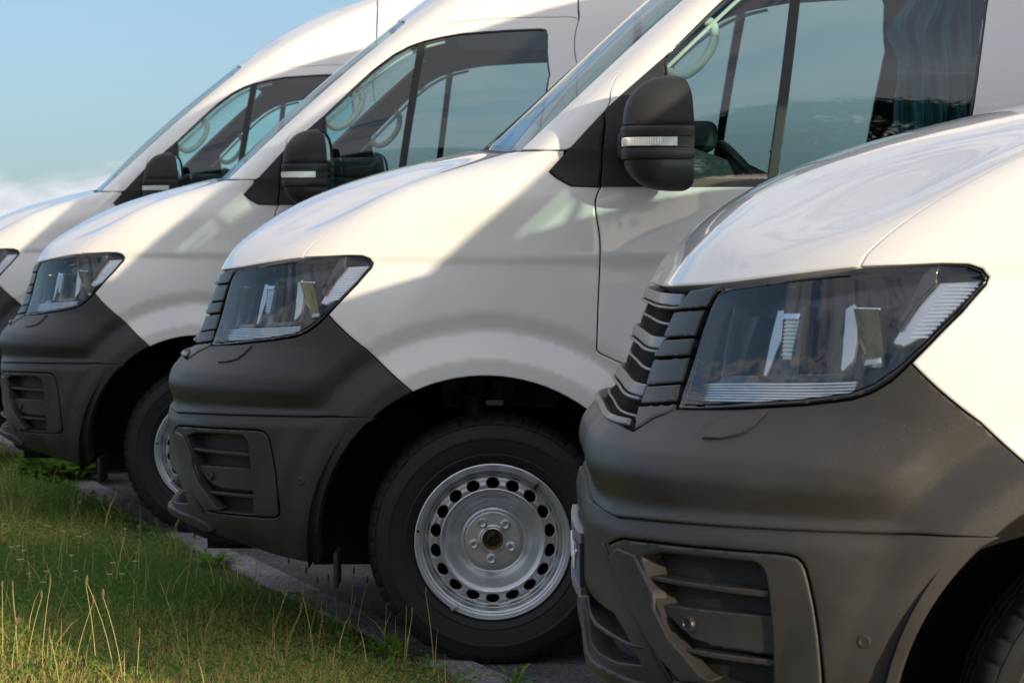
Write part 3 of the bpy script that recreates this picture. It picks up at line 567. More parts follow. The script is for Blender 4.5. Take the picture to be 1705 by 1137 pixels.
# ---------------------------------------------------------------- the van
def build_van():
    root = bpy.data.objects.new('parked_van', None); COL.objects.link(root); root.empty_display_size = .3
    A = D['arch_rear']; AF = D['arch_front']
    lamp = D['lamp_outer']
    # lower right edge of the lamp, from the tip back to the joint with the bumper, and the bottom edge
    i_tip, i_jb = 13, 17; 
    # ---- bonnet
    seam_h = [(1.034,1.130),(1.031,1.161),(1.0405,1.2005),(1.054,1.264),(1.0800,1.3413),(1.095,1.4501),(1.098,1.56),(1.098,1.664)]
    lip = [(0,1.1130),(.20,1.1130),(.3708,1.1140),(.542,1.1192),(.6755,1.1230),(.7854,1.1262),(.9028,1.1285),(.98,1.1300)]
    hood = mirror_poly(lip+seam_h+[(1.06,1.672),(.5,1.672),(0,1.672)])
    panel('bonnet', hood, M['paint'], root, step=.026, mirror=False, thick=.02, off=.0, bevel=.003, ring=.006)
    # ---- front wing
    wing = [(1.034,1.1300)]+seam_h[1:]+[(1.112,1.673),(1.35,1.673),(1.648,1.671)]
    wing += [D['sail_top'][k] for k in (2,1,0)]+[(1.8445,1.4206),(1.9222,1.4153)]+D['door_seam'][5:11]+[D['door_seam'][11]]
    wing += D['low_rear'][0:]+[(2.0553,.301)]+A[:-1]+[D['diag'][2],D['diag'][1],D['diag'][0]]
    wing += [lamp[k] for k in (16,15,14,13,12,11,10,9)]
    panel('front_wing', wing, M['paint'], root, step=.0105)
    # ---- bumper, upper skin
    bu = [(0,.862),(.3,.862),(.45,.858),D['bump_top'][0],D['bump_top'][1],(.6292,.8995),(.6404,.9040)]+[lamp[k] for k in (22,21,20,19,18,17)]
    bu += [D['diag'][0],D['diag'][1],D['diag'][2]]+AF[1:6]+D['seam'][0:7]+[(.49,.685),(.452,.688),(.42,.690),(.36,.693),(.25,.697),(0,.701)]
    bu = mirror_poly(bu)
    panel('bumper_upper', bu, M['plastic'], root, step=.011, mirror=False, bevel=.002, thick=.03)
    # ---- bumper, lower skin
    bl = [(0,.772),(.25,.769),(.36,.760),(.424,.745),(.456,.719),(.494,.693)]+D['seam'][0:7][::-1]+AF[6:]+[(1.174,.300),(1.2206,.3304-.03)]
    bl = [(0,.703),(.25,.699),(.36,.695),(.42,.692),(.452,.690),(.49,.687)]+D['seam'][0:7][::-1]+AF[6:]+[(1.176,.292),(1.1269,.296),(.952,.308),(.80,.335),(.7431,.352),(.64,.368),(.5493,.377),(.3,.381),(0,.381)]
    fog_h = smooth_poly(D['fog_outer']); fog_m = [(-u, v) for u, v in fog_h][::-1]
    intake = [(-.44,.505),(0,.515),(.44,.505),(.53,.500),(.585,.470),(.640,.425),(.55,.418),(0,.425),(-.55,.418),(-.640,.425),(-.585,.470),(-.53,.500)]
    intake = intake[::-1] if area2(intake) < 0 else intake
    global SHELF; SHELF = True
    panel('bumper_lower', mirror_poly(bl), M['plastic'], root, holes=[fog_h, fog_m, intake], step=.013, mirror=False, bevel=.0008, thick=.045)
    SHELF = False
    # shelf above the plate, standing proud of the skin
    sh = 0 and mirror_poly([(0,.768),(.25,.766),(.36,.757),(.424,.742),(.456,.716),(.47,.695),(.44,.66),(.40,.645),(0,.64)])
    0 and panel('bumper_shelf', sh, M['plastic'], root, off=.020, thick=.06, step=.02, mirror=False, bevel=.006, ring=.008)
    lipp = mirror_poly([(0,.408),(.3,.407),(.54,.402),(.66,.396),(.76,.384),(.80,.36),(.74,.346),(.64,.364),(.549,.373),(.3,.377),(0,.377)])
    panel('spoiler_lip', lipp, M['plastic'], root, off=.014, thick=.06, step=.018, mirror=False, bevel=.006, ring=.007)
    # intake slat and grid behind
    panel('intake_slat', mirror_poly([(0,.474),(.3,.474),(.49,.470),(.60,.4605),(.652,.459),(.652,.452),(.60,.4510),(.48,.458),(.3,.462),(0,.462)]), M['plastic'], root, off=.004, thick=.05, step=.02, mirror=False, bevel=.004, ring=.004)
    panel('intake_back', mirror_poly([(0,.53),(.6,.53),(.68,.41),(0,.40)]), M['matt'], root, off=-.045, thick=.004, step=.04, mirror=False, ring=0, bevel=0)
    panel('diagonal_strip', D['strip'], M['seal'], root, off=.005, thick=.012, step=.012, gap=0, bevel=.002, ring=.003)
    # ---- fog lamp pods
    fo, fi = D['fog_outer'], D['fog_inner']
    fo2 = smooth_poly(fo); fi2 = smooth_poly(fi)
    pods = panel('corner_pod', fo2, M['plastic'], root, holes=[fi2], off=.003, thick=.05, step=.012, bevel=.003, ring=.005, gap=.003)
    panel('pod_back', inset(fi2, -.01), M['matt'], (pods[0]) if 0 else root, off=-.042, thick=.004, step=.03, ring=0, bevel=0)
    def sub(name, poly, m, par, **k):
        r = panel(name, poly, m, par[0], **k)
        if len(r) > 1: r[1].parent = par[1]
        return r
    sub('pod_slat', D['slat1'], M['plastic'], pods, off=-.004, thick=.030, step=.012, bevel=.002, ring=.003)
    sub('pod_plate', D['slat2'], M['plastic'], pods, off=-.010, thick=.030, step=.012, bevel=.003, ring=.004)
    sub('pod_slat', D['slat3'], M['plastic'], pods, off=-.006, thick=.030, step=.012, bevel=.002, ring=.003)
    # diagonal bar of the pod: the broad sloping edge at its front
    db = D['pod_bar']
    sub('pod_bar', db, M['plastic'], pods, off=.010, thick=.03, step=.012, bevel=.003, ring=.005)
    for (u, v), nm, o in ((D['fog_sensor'][0], 'parking_sensor', -.008), (D['side_sensor'][0], 'parking_sensor', .0)):
        pair(nm, disc_on_skin(u, v, .0145 if o else .012, .006 if o else .002, o), M['plastic2'], root)
    # ---- washer cover
    wv = panel('washer_cover', D['wash'], M['plastic'], root, off=.005, thick=.010, step=.01, bevel=.002, ring=.003)
    # ---- headlights
    lens_o = D['lamp_lens']
    hb = panel('headlight', lamp, M['gloss'], root, holes=[lens_o], off=.002, thick=.05, step=.012, bevel=.003, gap=.002, ring=.003)
    sub('lamp_lens', lens_o, M['lens'], hb, off=.0035, thick=.001, step=.014, gap=.0, bevel=.0, ring=0)
    sub('lamp_bowl', inset(lens_o, -.004), M['lampin'], hb, off=-.075, thick=.004, step=.02, gap=0, bevel=0, ring=0)
    # side walls of the bowl
    def wall(poly, o0, o1):
        d = dense(poly, .02); u = np.array(d); a = P(u[:,0], u[:,1], o0)[0]; b = P(u[:,0], u[:,1], o1)[0]; n = len(d)
        return [tuple(q) for q in a]+[tuple(q) for q in b], [[i, (i+1) % n, n+(i+1) % n, n+i] for i in range(n)]
    for k, o in enumerate(hb):
        w = wall(lens_o, -.002, -.076); simple('lamp_wall', *(w if k == 0 else mir(w)), M['lampin'], o)
    sub('reflector', D['ref_a'], M['clear'], hb, off=-.035, thick=.007, step=.01, bevel=.001, ring=.002, gap=0)
    sub('reflector', D['ref_b'], M['chrome'], hb, tilt=.64, off=-.040, thick=.007, step=.012, bevel=0, ring=0, gap=0)
    sub('light_guide', D['rib_a'], M['satin'], hb, off=-.035, thick=.008, step=.012, bevel=.001, ring=.002, gap=0)
    sub('light_guide', D['rib_b'], M['satin'], hb, off=-.035, thick=.008, step=.012, bevel=.001, ring=.002, gap=0)
    sub('light_guide', D['ref_c'], M['lampin'], hb, off=-.050, thick=.02, step=.012, bevel=.001, ring=.002, gap=0)
    sub('side_reflector', D['marker'], M['satin'], hb, off=-.025, thick=.010, step=.012, bevel=.002, ring=.003, gap=0)
    sub('lamp_divider', D['bar'], M['gloss'], hb, off=-.010, thick=.05, step=.012, bevel=.003, ring=.003, gap=0)
    for q_ in range(14):
        t_ = q_/13; v_ = 1.012+t_*.080; a_ = 1.165+t_*.070; b_ = min(1.295, 1.205+t_*.095)
        sub('side_rib', [(a_, v_), (b_, v_), (b_, v_+.0022), (a_, v_+.0022)], M['chrome'], hb, off=-.0225, thick=.002, step=.04, bevel=0, ring=0, gap=0)
    sub('lamp_bezel', [(.900,.955),(1.03,.957),(1.035,.968),(.925,.966),(.905,1.070),(.895,1.070)], M['gloss'], hb, off=-.030, thick=.03, step=.02, bevel=.002, ring=.003, gap=0)
    sub('lamp_bezel', [(.70,.948),(.83,.950),(.822,.962),(.715,.960),(.700,1.075),(.690,1.075)], M['gloss'], hb, off=-.030, thick=.03, step=.02, bevel=.002, ring=.003, gap=0)
    # fine ribs along the foot of the lamp
    for k in range(7):
        v0 = .9235+k*.0036; u1 = min(1.075, .93+k*.05) if k < 3 else 1.07-(.0)
        rb = [(.655+k*.002, v0+.0012*0), (u1, v0+.006*(k/7)+.002), (u1, v0+.006*(k/7)+.0045), (.655+k*.002, v0+.0022)]
        sub('lamp_rib', rb, M['satin'], hb, off=-.020, thick=.012, step=.04, bevel=0, ring=0, gap=0)
    # ---- grille
    gr = panel('grille', mirror_poly([(0,1.105),(.52,1.105),(.66,1.11),(.63,.905),(.56,.87),(0,.85)]), M['inner'], root, off=-.045, thick=.004, step=.04, mirror=False, ring=0, bevel=0)[0]
    def gbar(v0, v1, u1a, u1b, off, th, name='grille_bar', m='bar'):
        panel(name, mirror_poly([(0, v1),(.2, v1),(u1b, v1),(u1a, v0),(.2, v0),(0, v0)]), M[m], gr, off=off, thick=th, step=.02, mirror=False, bevel=.003, ring=.003, gap=.0005)
    for v0, v1, ua, ub in ((1.0720,1.1010,.527,.512),(.9925,1.0190,.486,.503),(.9120,.9390,.486,.484)):
        gbar(v0+.0055, v1, ua, ub, .003, .035); gbar(v0-.0025, v0+.0035, ua-.004, ua, .006, .045)
    for v0, v1, u1 in ((1.0420,1.0478,.508),(.9615,.9670,.488),(.8795,.8850,.505)): gbar(v0, v1, u1, u1, -.006, .03)
    gbar(.8530,.8680,.524,.515, .008, .05)
    # striped face and bright cap of the two reflectors
    for k_, (un, vn) in enumerate(((.876, .985), )):
        for q_ in range(9):
            vv_ = vn+.006+q_*.0062; a_ = .874+(vv_-.985)*-.27; sub('reflector_rib', [(a_, vv_), (a_+.040, vv_), (a_+.040, vv_+.0028), (a_, vv_+.0028)], M['satin'], hb, off=-.032, thick=.004, step=.03, bevel=0, ring=0, gap=0)
    for rc in (D['ref_a'], D['ref_b']):
        (xa, ya), (xb_, yb_) = rc[0], rc[1]; sub('reflector_cap', [(xa, ya-.006), (xb_, yb_-.006), (xb_, yb_+.003), (xa, ya+.003)], M['chrome'], hb, off=-.028, thick=.006, step=.02, bevel=0, ring=0, gap=0)
    fins = []
    for va, vb in ((1.022,1.070),(.942,.988),(.870,.909)):
        for u in np.arange(-.48, .481, .04):
            a0 = pt(u, va, -.042); a1 = pt(u, vb, -.042); b0 = pt(u, va, -.012); b1 = pt(u, vb, -.012); t = np.array([0,.0015,0])
            fins.append(([tuple(q) for q in (a0-t, b0-t, b1-t, a1-t, a0+t, b0+t, b1+t, a1+t)], [[0,1,2,3],[7,6,5,4],[1,5,6,2],[0,4,5,1],[3,2,6,7]]))
    simple('grille_fins', *merge(*fins), M['plastic2'], gr, kind='stuff')
    for k, b in enumerate(D['blocks']):
        r = panel('grille_block', b, M['plastic2'], gr, off=.006 if k % 2 == 0 else .003, thick=.03, step=.014, bevel=.003, ring=.0035, gap=.0012)
    # ---- pillars and cab roof
    st2 = D['sail_top2']
    door_top = [(1.3762,1.8903),(1.312,1.925),(1.280,1.965),(1.265,2.04),(1.262,2.13),(1.260,2.25),(1.258,2.35),(1.270,2.42),(1.315,2.485),(1.400,2.532),(1.559,2.5709),(1.8216,2.6015),(2.2049,2.6199),(2.797,2.6252),(2.862,2.621),(2.9055,2.605)]
    seam_up = [(2.875,2.640)]+D['seam_roof']+[(1.30,3.31),(1.0,3.385),(.5,3.45),(0,3.47)]
    cab = [(0,2.652),(.6,2.648),(.95,2.63),(1.06,2.60),(1.100,2.54),(1.105,2.40),(1.105,1.9),(1.105,1.682),(1.35,1.681),(1.642,1.679)]+D['sail_top'][3:8]+[(1.556,1.815),(1.50,1.845),(1.42,1.872)]+door_top+seam_up
    panel('cab_roof', mirror_poly(cab), M['paint'], root, step=.03, mirror=False)
    # ---- windscreen
    ws = mirror_poly([(0,1.680),(1.06,1.682),(1.101,1.69),(1.101,1.9),(1.101,2.40),(1.096,2.535),(1.055,2.592),(.945,2.625),(.6,2.642),(0,2.646)])
    wsi = mirror_poly([(0,1.80),(.7,1.79),(1.05,1.765),(1.084,1.80),(1.084,2.40),(1.078,2.52),(1.03,2.565),(.93,2.59),(.6,2.602),(0,2.604)])
    panel('windscreen', ws, M['screen'], root, step=.035, mirror=False, off=-.004, thick=.001, bevel=0, gap=0, ring=0)
    panel('windscreen_border', ws, M['gloss'], root, holes=[wsi], step=.035, mirror=False, off=-.007, thick=.003, bevel=0, gap=0, ring=0)
    # ---- door
    ds = D['door_seam']; wt = D['win_top']; se = D['sail_edge']; wr = D['win_rear']
    win = [se[10],se[9],se[8]]+se[1:8][::-1]+wt[0:]+[(2.800,2.44),(2.850,2.35)]+wr[0:7]+[(2.9146,1.628),(2.911,1.4678)]+D['sill'][1:10][::-1]
    win = [q for q in win]
    win_low = [D['sill_low'][0]]+win[1:-9]+[D['sill_low'][10]]+D['sill_low'][1:10][::-1]
    door = [(1.42,1.872)]+[ds[0]]+ds[1:5]+ds[5:12]+D['low_rear']+[(2.2149,.36)]
    door = [(1.3762,1.8903),(1.42,1.872),(1.50,1.845),(1.556,1.815)]+ds[1:]+D['low_rear'][:6]+[(2.2153,.362),(3.102,.362)]+D['seam_door_rear'][::-1][1:]+door_top[::-1][:-1]
    panel('front_door', door, M['paint'], root, holes=[win_low], step=.022)
    panel('window_frame', win_low, M['gloss'], root, holes=[inset(win, .0075)], step=.02, off=-.001, thick=.02, bevel=.001, gap=.0005, ring=.002)
    panel('door_window', inset(win, .004), M['window'], root, step=.02, off=-.008, thick=.001, bevel=0, gap=0, ring=0)
    panel('window_divider', D['bar_l']+D['bar_r'][::-1], M['seal'], root, step=.02, off=-.002, thick=.025, bevel=.002, gap=0, ring=.002)
    panel('sill_panel', [(2.0556,.292),(3.10,.292),(4.75,.292),(4.75,.358),(3.10,.358),(2.2153,.358),(2.2149,.302),(2.0553,.302)], M['matt'], root, step=.04, off=-.004)
    # ---- mirror triangle, in two pieces either side of the door gap
    s1 = D['sail_top'][:8]+[(1.560,1.8090),(1.6832,1.7588),(1.8455,1.6788),(1.8923,1.5264),(1.9222,1.4100),(1.8445,1.4150)]
    panel('mirror_triangle', s1, M['matt'], root, step=.014, off=.008, thick=.016, bevel=.005, ring=.008)
    s2 = [(1.556,1.8090)]+D['sail_top2']+se[1:8]+[se[8],se[9],se[10],D['sill_low'][0],(1.9222,1.4150),(1.8923,1.5264),(1.8455,1.6788),(1.6832,1.7588)]
    panel('mirror_triangle', s2, M['matt'], root, step=.014, off=.007, thick=.016, bevel=.003, ring=.004)
    # ---- cargo body
    def fl(x): return x+1.6
    arch2 = [(fl(3.64+.46*math.cos(math.radians(a))), .345+.46*math.sin(math.radians(a))) for a in range(0, 181, 8)]
    cargo = [(3.106,.362),(5.24-.46,.362)]+arch2[::-1]+[(5.24+.46,.30),(6.53,.30),(6.53,4.03),(.02,4.03),(.02,3.475),(.5,3.455),(1.0,3.39),(1.30,3.314)]+[(a_+.004, b_+.003) for a_, b_ in D['seam_roof'][::-1]]+[(2.880,2.644),(2.9095,2.611),(2.9155,2.591)]+D['seam_door_rear'][1:-1]
    panel('cargo_side', cargo, M['paint'], root, step=.07)
    # rear end
    vv = np.linspace(.3, 4.03, 40); e = P(np.full(40, 6.53), vv, -.003)[0]
    V = [tuple(q) for q in e]+[(q[0], -q[1], q[2]) for q in e[::-1]]
    simple('rear_doors', V, [list(range(len(V)))], M['paint'], root)
    # ---- dark inner skin with openings
    arch_h = [(2.0556,.20)]+A+AF[1:]+[(1.179,.20)]
    arch_r = [(arch2[0][0], .2)]+arch2+[(arch2[-1][0], .2)]
    holes = []
    gh = [(-.62,.87),(.62,.87),(.62,1.11),(-.62,1.11)]
    for h in (inset(win, .006), inset(lamp, .006), arch_h, arch_r):
        h = h if area2(h) > 0 else h[::-1]; holes.append(h); holes.append([(-u, v) for u, v in h][::-1])
    for h in (fog_h,):
        h = inset(h, .004); holes.append(h); holes.append([(-u, v) for u, v in h][::-1])
    holes += [intake, gh, [q for q in wsi]]
    full = [(-6.5,.30),(6.5,.30),(6.5,3.98),(-6.5,3.98)]
    pts, F = tri_region(full, holes, .06, 0)
    pp, nn = P(pts[:,0], pts[:,1], -.024)
    pp[np.abs(pts[:,0]) < .02, 1] *= 1
    me = make_mesh('inner_skin', pp, F.tolist()); link('inner_skin', me, M['inner'], root)
    # ---- wheel arches, floor, underside
    def liner(cx):
        V, Fc = lathe([(.500,.66),(.500,.985)], 40, a0=math.radians(-8), a1=math.radians(188)); V = [(x+cx, -y, z+.345) for x, y, z in V]
        V2, F2 = [], []
        return V, Fc
    pair('wheel_liner', liner(-.02), M['liner'], root); pair('wheel_liner', liner(3.64), M['liner'], root)
    for cx in (-.02, 3.64):
        pair('inner_wing', boxm((cx, -.60, .60), (1.02,.02,.72)), M['liner'], root)
    pair('arch_panel', boxm((.02,-.640,.79), (.34,.02,.17), .01), M['primer'], root)
    for s in (-1, 1):
        b = lathe([(.12,.0),(.155,.02),(.16,.05),(.12,.06)], 24)
        V, Fc = tube([(-.05, s*.70, .60), (-.045, s*.69, .80)], .042, 16); simple('suspension_strut', V, Fc, M['matt'], root)
        V, Fc = tube([(-.05+.07*math.cos(a)+0, s*(.72)+.07*math.sin(a), .62+.012*a) for a in np.linspace(0, 14, 80)], .008, 6); simple('coil_spring', V, Fc, M['matt'], root)
        V, Fc = boxm((.005, s*.775, .728), (.050,.012,.016), .003); simple('strut_label', V, Fc, M['label'], root)
        V, Fc = boxm((.03, s*.74, .765), (.07,.05,.06), .012); simple('strut_clamp', V, Fc, M['matt'], root)
        V, Fc = tube(catmull([(-.16, s*.66, .83), (-.10, s*.70, .80), (-.06, s*.72, .74), (-.01, s*.75, .68)], 6), .006, 6); simple('brake_hose', V, Fc, M['matt'], root)
        V, Fc = boxm((-.44, s*.90, .27), (.012,.16,.10), .003); simple('air_deflector', V, Fc, M['matt'], root)
    simple('underside', *boxm((2.0,0,.33), (5.7,1.10,.10)), M['inner'], root)
    simple('bulkhead', *boxm((.42,0,.78), (.03,1.86,.96)), M['inner'], root)
    simple('bulkhead', *boxm((1.74,0,1.30), (.03,1.78,1.60)), M['lining'], root)
    simple('cab_floor', *boxm((1.1,0,.55), (1.3,1.84,.04)), M['inner'], root)
    # ---- cab: dashboard, wheel, seats, roof lining, grab handles
    dp = [(.10,1.43),(.22,1.455),(.42,1.475),(.56,1.475),(.66,1.44),(.70,1.36),(.68,1.22),(.60,1.05),(.45,.95),(.12,.95)]
    V = [(x, y, z-(.02 if abs(y) > .8 else 0)) for y in (-.90,-.86,.86,.90) for x, z in dp]; n = len(dp); Fc = [[k*n+i, k*n+(i+1) % n, (k+1)*n+(i+1) % n, (k+1)*n+i] for k in range(3) for i in range(n)]+[list(range(n))[::-1], [3*n+i for i in range(n)]]
    dash = simple('dashboard', V, Fc, M['dash'], root)
    simple('instrument_hood', *boxm((.56,-.45,1.50), (.20,.36,.09), .035, 3), M['dash'], dash)
    Rw = Matrix.Rotation(math.radians(-38), 3, 'Y'); c0 = Vector((.80,-.45,1.33))
    ring = [tuple(Rw @ Vector((.0, .19*math.cos(a), .19*math.sin(a)))+c0) for a in np.linspace(0, 2*math.pi, 40, endpoint=False)]
    sw = simple('steering_wheel', *tube(ring, .015, 8, closed=True), M['dash'], root)
    simple('steering_boss', *tube([tuple(c0-Vector((.12,0,-.08))*1.0), tuple(c0)], [.05,.07], 16), M['dash'], sw)
    for a in (0, math.pi, -math.pi/2):
        simple('wheel_spoke', *tube([tuple(c0), tuple(Rw @ Vector((0,.18*math.cos(a),.18*math.sin(a)))+c0)], .016, 6), M['dash'], sw)
    for y in (-.48, .30, .66):
        st = simple('cab_seat', *boxm((1.30,y,.92), (.50,.40,.16), .05, 3), M['seat'], root)
        simple('seat_back', *boxm((1.58,y,1.28), (.14,.40,.66), .05, 3, Matrix.Rotation(math.radians(10), 3, 'Y')), M['seat'], st)
        simple('head_rest', *boxm((1.64,y,1.72), (.09,.26,.20), .04, 3), M['seat'], st)
    rl = mirror_poly([(0,2.62),(.5,2.615),(1.0,2.58),(1.35,2.60),(2.2,2.64),(2.8,2.64),(2.9,2.62),(2.75,2.72),(2.29,2.93),(1.4,3.25),(0,3.44)])
    simple('roof_lining', *boxm((1.32,0,2.10), (.76,1.30,.02), .0), M['dash'], root)
    k = .001694
    hp = [(.485,1.672),(.515,1.655),(.55,1.665),(.585,1.695),(.612,1.735),(.622,1.775),(.615,1.805),(.595,1.812)]
    hpath = catmull([(x+.005, -.880+.25*(z-1.65)*1.0-.02, z) for x, z in hp], 6)
    pair('grab_handle', tube(hpath, .0135, 10), M['trim'], root, 60)
    pt_ = [(se[0][0]+.01, se[0][1]-.05)]+wt[:6]
    path = [tuple(pt(u+.03*0, v, -.032)+np.array([.012,0,-.008])) for u, v in wt[:7]]
    pair('pillar_trim', tube(catmull([tuple(np.array(path[0])-np.array([.06,.01,.055]))]+path, 4), .006, 8), M['trim'], root, 60)
    # ---- outside mirrors
    def mirror():
        zs = [1.326,1.329,1.336,1.348,1.365,1.385,1.405,1.4085,1.4095,1.413,1.430,1.439,1.4405,1.4545,1.4685,1.470,1.485,1.494,1.4975,1.4985,1.502,1.52,1.545,1.57,1.59,1.605,1.617,1.626,1.632,1.6345]
        ztab = [1.326,1.330,1.340,1.358,1.385,1.41,1.45,1.50,1.54,1.57,1.60,1.618,1.628,1.6345]
        dtab = [.07,.104,.131,.157,.176,.183,.187,.186,.181,.172,.150,.126,.100,.06]
        wtab = [.05,.075,.098,.118,.130,.135,.137,.137,.136,.133,.122,.105,.085,.035]
        def rowp(z, extra=0):
            d = np.interp(z, ztab, dtab)+extra; w = np.interp(z, ztab, wtab)*.80+extra; xb = np.interp(z, [1.326,1.332,1.345,1.5,1.57,1.60,1.618,1.628,1.6345], [.500,.514,.521,.521,.516,.510,.500,.487,.470]); out_ = []
            for t in np.linspace(0, math.pi, 33):
                c, s = math.cos(t), math.sin(t)
                out_.append((xb-(d-(.522-xb))*abs(s)**.62+.014, -1.205-w*np.sign(c)*abs(c)**.55, z))
            return out_
        def band(z0, z1, extra, name, m, par):
            rows = [rowp(z, -.004 if (z <= z0+1e-6 or z >= z1-1e-6) and extra is not None else 0) for z in zs if z0-1e-6 <= z <= z1+1e-6]
            rows = []
            zz = [z for z in zs if z0-1e-6 <= z <= z1+1e-6]
            for i, z in enumerate(zz):
                e_ = extra-(.0035 if i in (0, len(zz)-1) and name != 'cap_end' else 0); rows.append(rowp(z, e_))
            V = [q for r in rows for q in r]; n = 33; Fc = [[i*n+k, i*n+k+1, (i+1)*n+k+1, (i+1)*n+k] for i in range(len(rows)-1) for k in range(n-1)]
            # turn the rear edge inwards
            for r_i in range(len(rows)-1): pass
            if z0 <= 1.327: Fc.append([k for k in range(n)][::-1])
            if z1 >= 1.634: Fc.append([(len(rows)-1)*n+k for k in range(n)])
            vf = (V, Fc); return vf
        caps = [band(1.326,1.4085,0,'lower','matt',None), band(1.4985,1.6345,.001,'upper','matt',None), band(1.4095,1.4385+.0005,.005,'m','matt',None), band(1.470,1.4975,.005,'m','matt',None), band(1.439,1.470,-.004,'m','matt',None)]
        rim_ = [rowp(z, -.006) for z in zs]
        V = []; Fc = []
        for r in rim_: V += [(r[0][0]-.006, r[0][1], r[0][2]), (r[-1][0]-.006, r[-1][1], r[-1][2])]
        Fc = [[2*i, 2*i+1, 2*i+3, 2*i+2] for i in range(len(rim_)-1)]
        return caps, (V, Fc), rowp
    caps, mg, rowp = mirror()
    for s in (0, 1):
        f = (lambda q: q) if s == 0 else mir
        body = simple('wing_mirror', *f(merge(*caps)), M['matt'], root, 50)
        simple('mirror_glass', *f(mg), M['mirror'], body)
        # clear repeater wrapped round the band
        V = []; rows = []
        for z, e_ in ((1.4425,.001),(1.4435,.0055),(1.4545,.0065),(1.4665,.0055),(1.4675,.001)):
            r = rowp(z, e_); rows.append(r[1:15])
        n = len(rows[0]); V = [q for r in rows for q in r]; Fc = [[i*n+k, i*n+k+1, (i+1)*n+k+1, (i+1)*n+k] for i in range(len(rows)-1) for k in range(n-1)]
        ind = simple('indicator', *f((V, Fc)), M['clear'], body, 60)
        ribs = []
        for q in np.linspace(3, 12, 22):
            i0 = int(q); t_ = q-i0
            a = [tuple(np.array(rowp(z, .0068)[i0])*(1-t_)+np.array(rowp(z, .0068)[i0+1])*t_) for z in (1.4445, 1.4655)]
            ribs.append(tube(a, .0011, 4))
        simple('indicator_ribs', *f(merge(*ribs)), M['satin'], ind)
        V, Fc = boxm((.405,-1.045,1.453), (.125,.16,.083), .025, 3); simple('mirror_arm', *f((V, Fc)), M['matt'], body, 60)
    # ---- wipers, plate, tow cover
    for s, a, b in ((-1, (-.02,.78), (.02,.10)), (-1, (-.05,-.05), (-.04,-.60))):
        p0 = np.array((.085, -.72, 1.465)) if a[1] > 0 else np.array((.0,.10,1.49)); p1 = np.array((.02,-.12,1.497)) if a[1] > 0 else np.array((.06,.70,1.497))
        V, Fc = tube([tuple(p0+np.array((-.03,0,-.02))), tuple(p0+np.array((0,0,.01))), tuple(p0*.5+p1*.5+np.array((-.005,0,.012))), tuple(p1)], [.010,.009,.006,.005], 8); wi = simple('wiper_arm', V, Fc, M['seal'], root)
        V, Fc = tube([tuple(p0*.8+p1*.2+np.array((.03,0,.018))), tuple(p0*.2+p1*.8+np.array((.01,.0,.02))), tuple(p1+(p1-p0)*.15)], .007, 6); simple('wiper_blade', V, Fc, M['seal'], wi)
    panel('cowl_cover', mirror_poly([(0,1.668),(1.05,1.668),(1.06,1.682),(.9,1.70),(0,1.70)]), M['matt'], root, off=-.006, thick=.01, mirror=False, step=.03, gap=0, bevel=0, ring=0)
    return root
def plate_for(root):
    V = []; Fc = []; n = 13
    ys = np.linspace(-.262, .262, n)
    def px(y): return -.990+.008*(y/.26)**2
    def slab(z0, z1, o0, o1, y0=-.262, y1=.262):
        ys = np.linspace(y0, y1, n); V = []
        for y in ys:
            x = px(y)
            V += [(x-o1, y, z0), (x-o1, y, z1), (x-o0, y, z1), (x-o0, y, z0)]
        Fc = [[4*i+k, 4*i+(k+1) % 4, 4*i+4+(k+1) % 4, 4*i+4+k] for i in range(n-1) for k in range(4)]+[[3,2,1,0], [4*(n-1)+k for k in range(4)]]
        return V, Fc
    pl = simple('number_plate', *slab(.497,.617, .0, .016), M['seal'], root)
    simple('plate_face', *slab(.508,.606, .0165, .018, -.255, .255), M['plate'], pl)
    simple('plate_clip', *slab(.600,.620, .006, .021, -.262, .262), M['satin'], pl)
    simple('plate_clip', *slab(.494,.512, .006, .021, -.262, .262), M['satin'], pl)
    # white hand-like print across the plate
    path = [(px(y)-.0195, y, .557+.018*math.sin((y+.2)*62)+.006*math.sin((y+.2)*151)) for y in np.linspace(-.19, .14, 70)]
    simple('plate_print', *tube(path, .0028, 4), M['white'], pl)
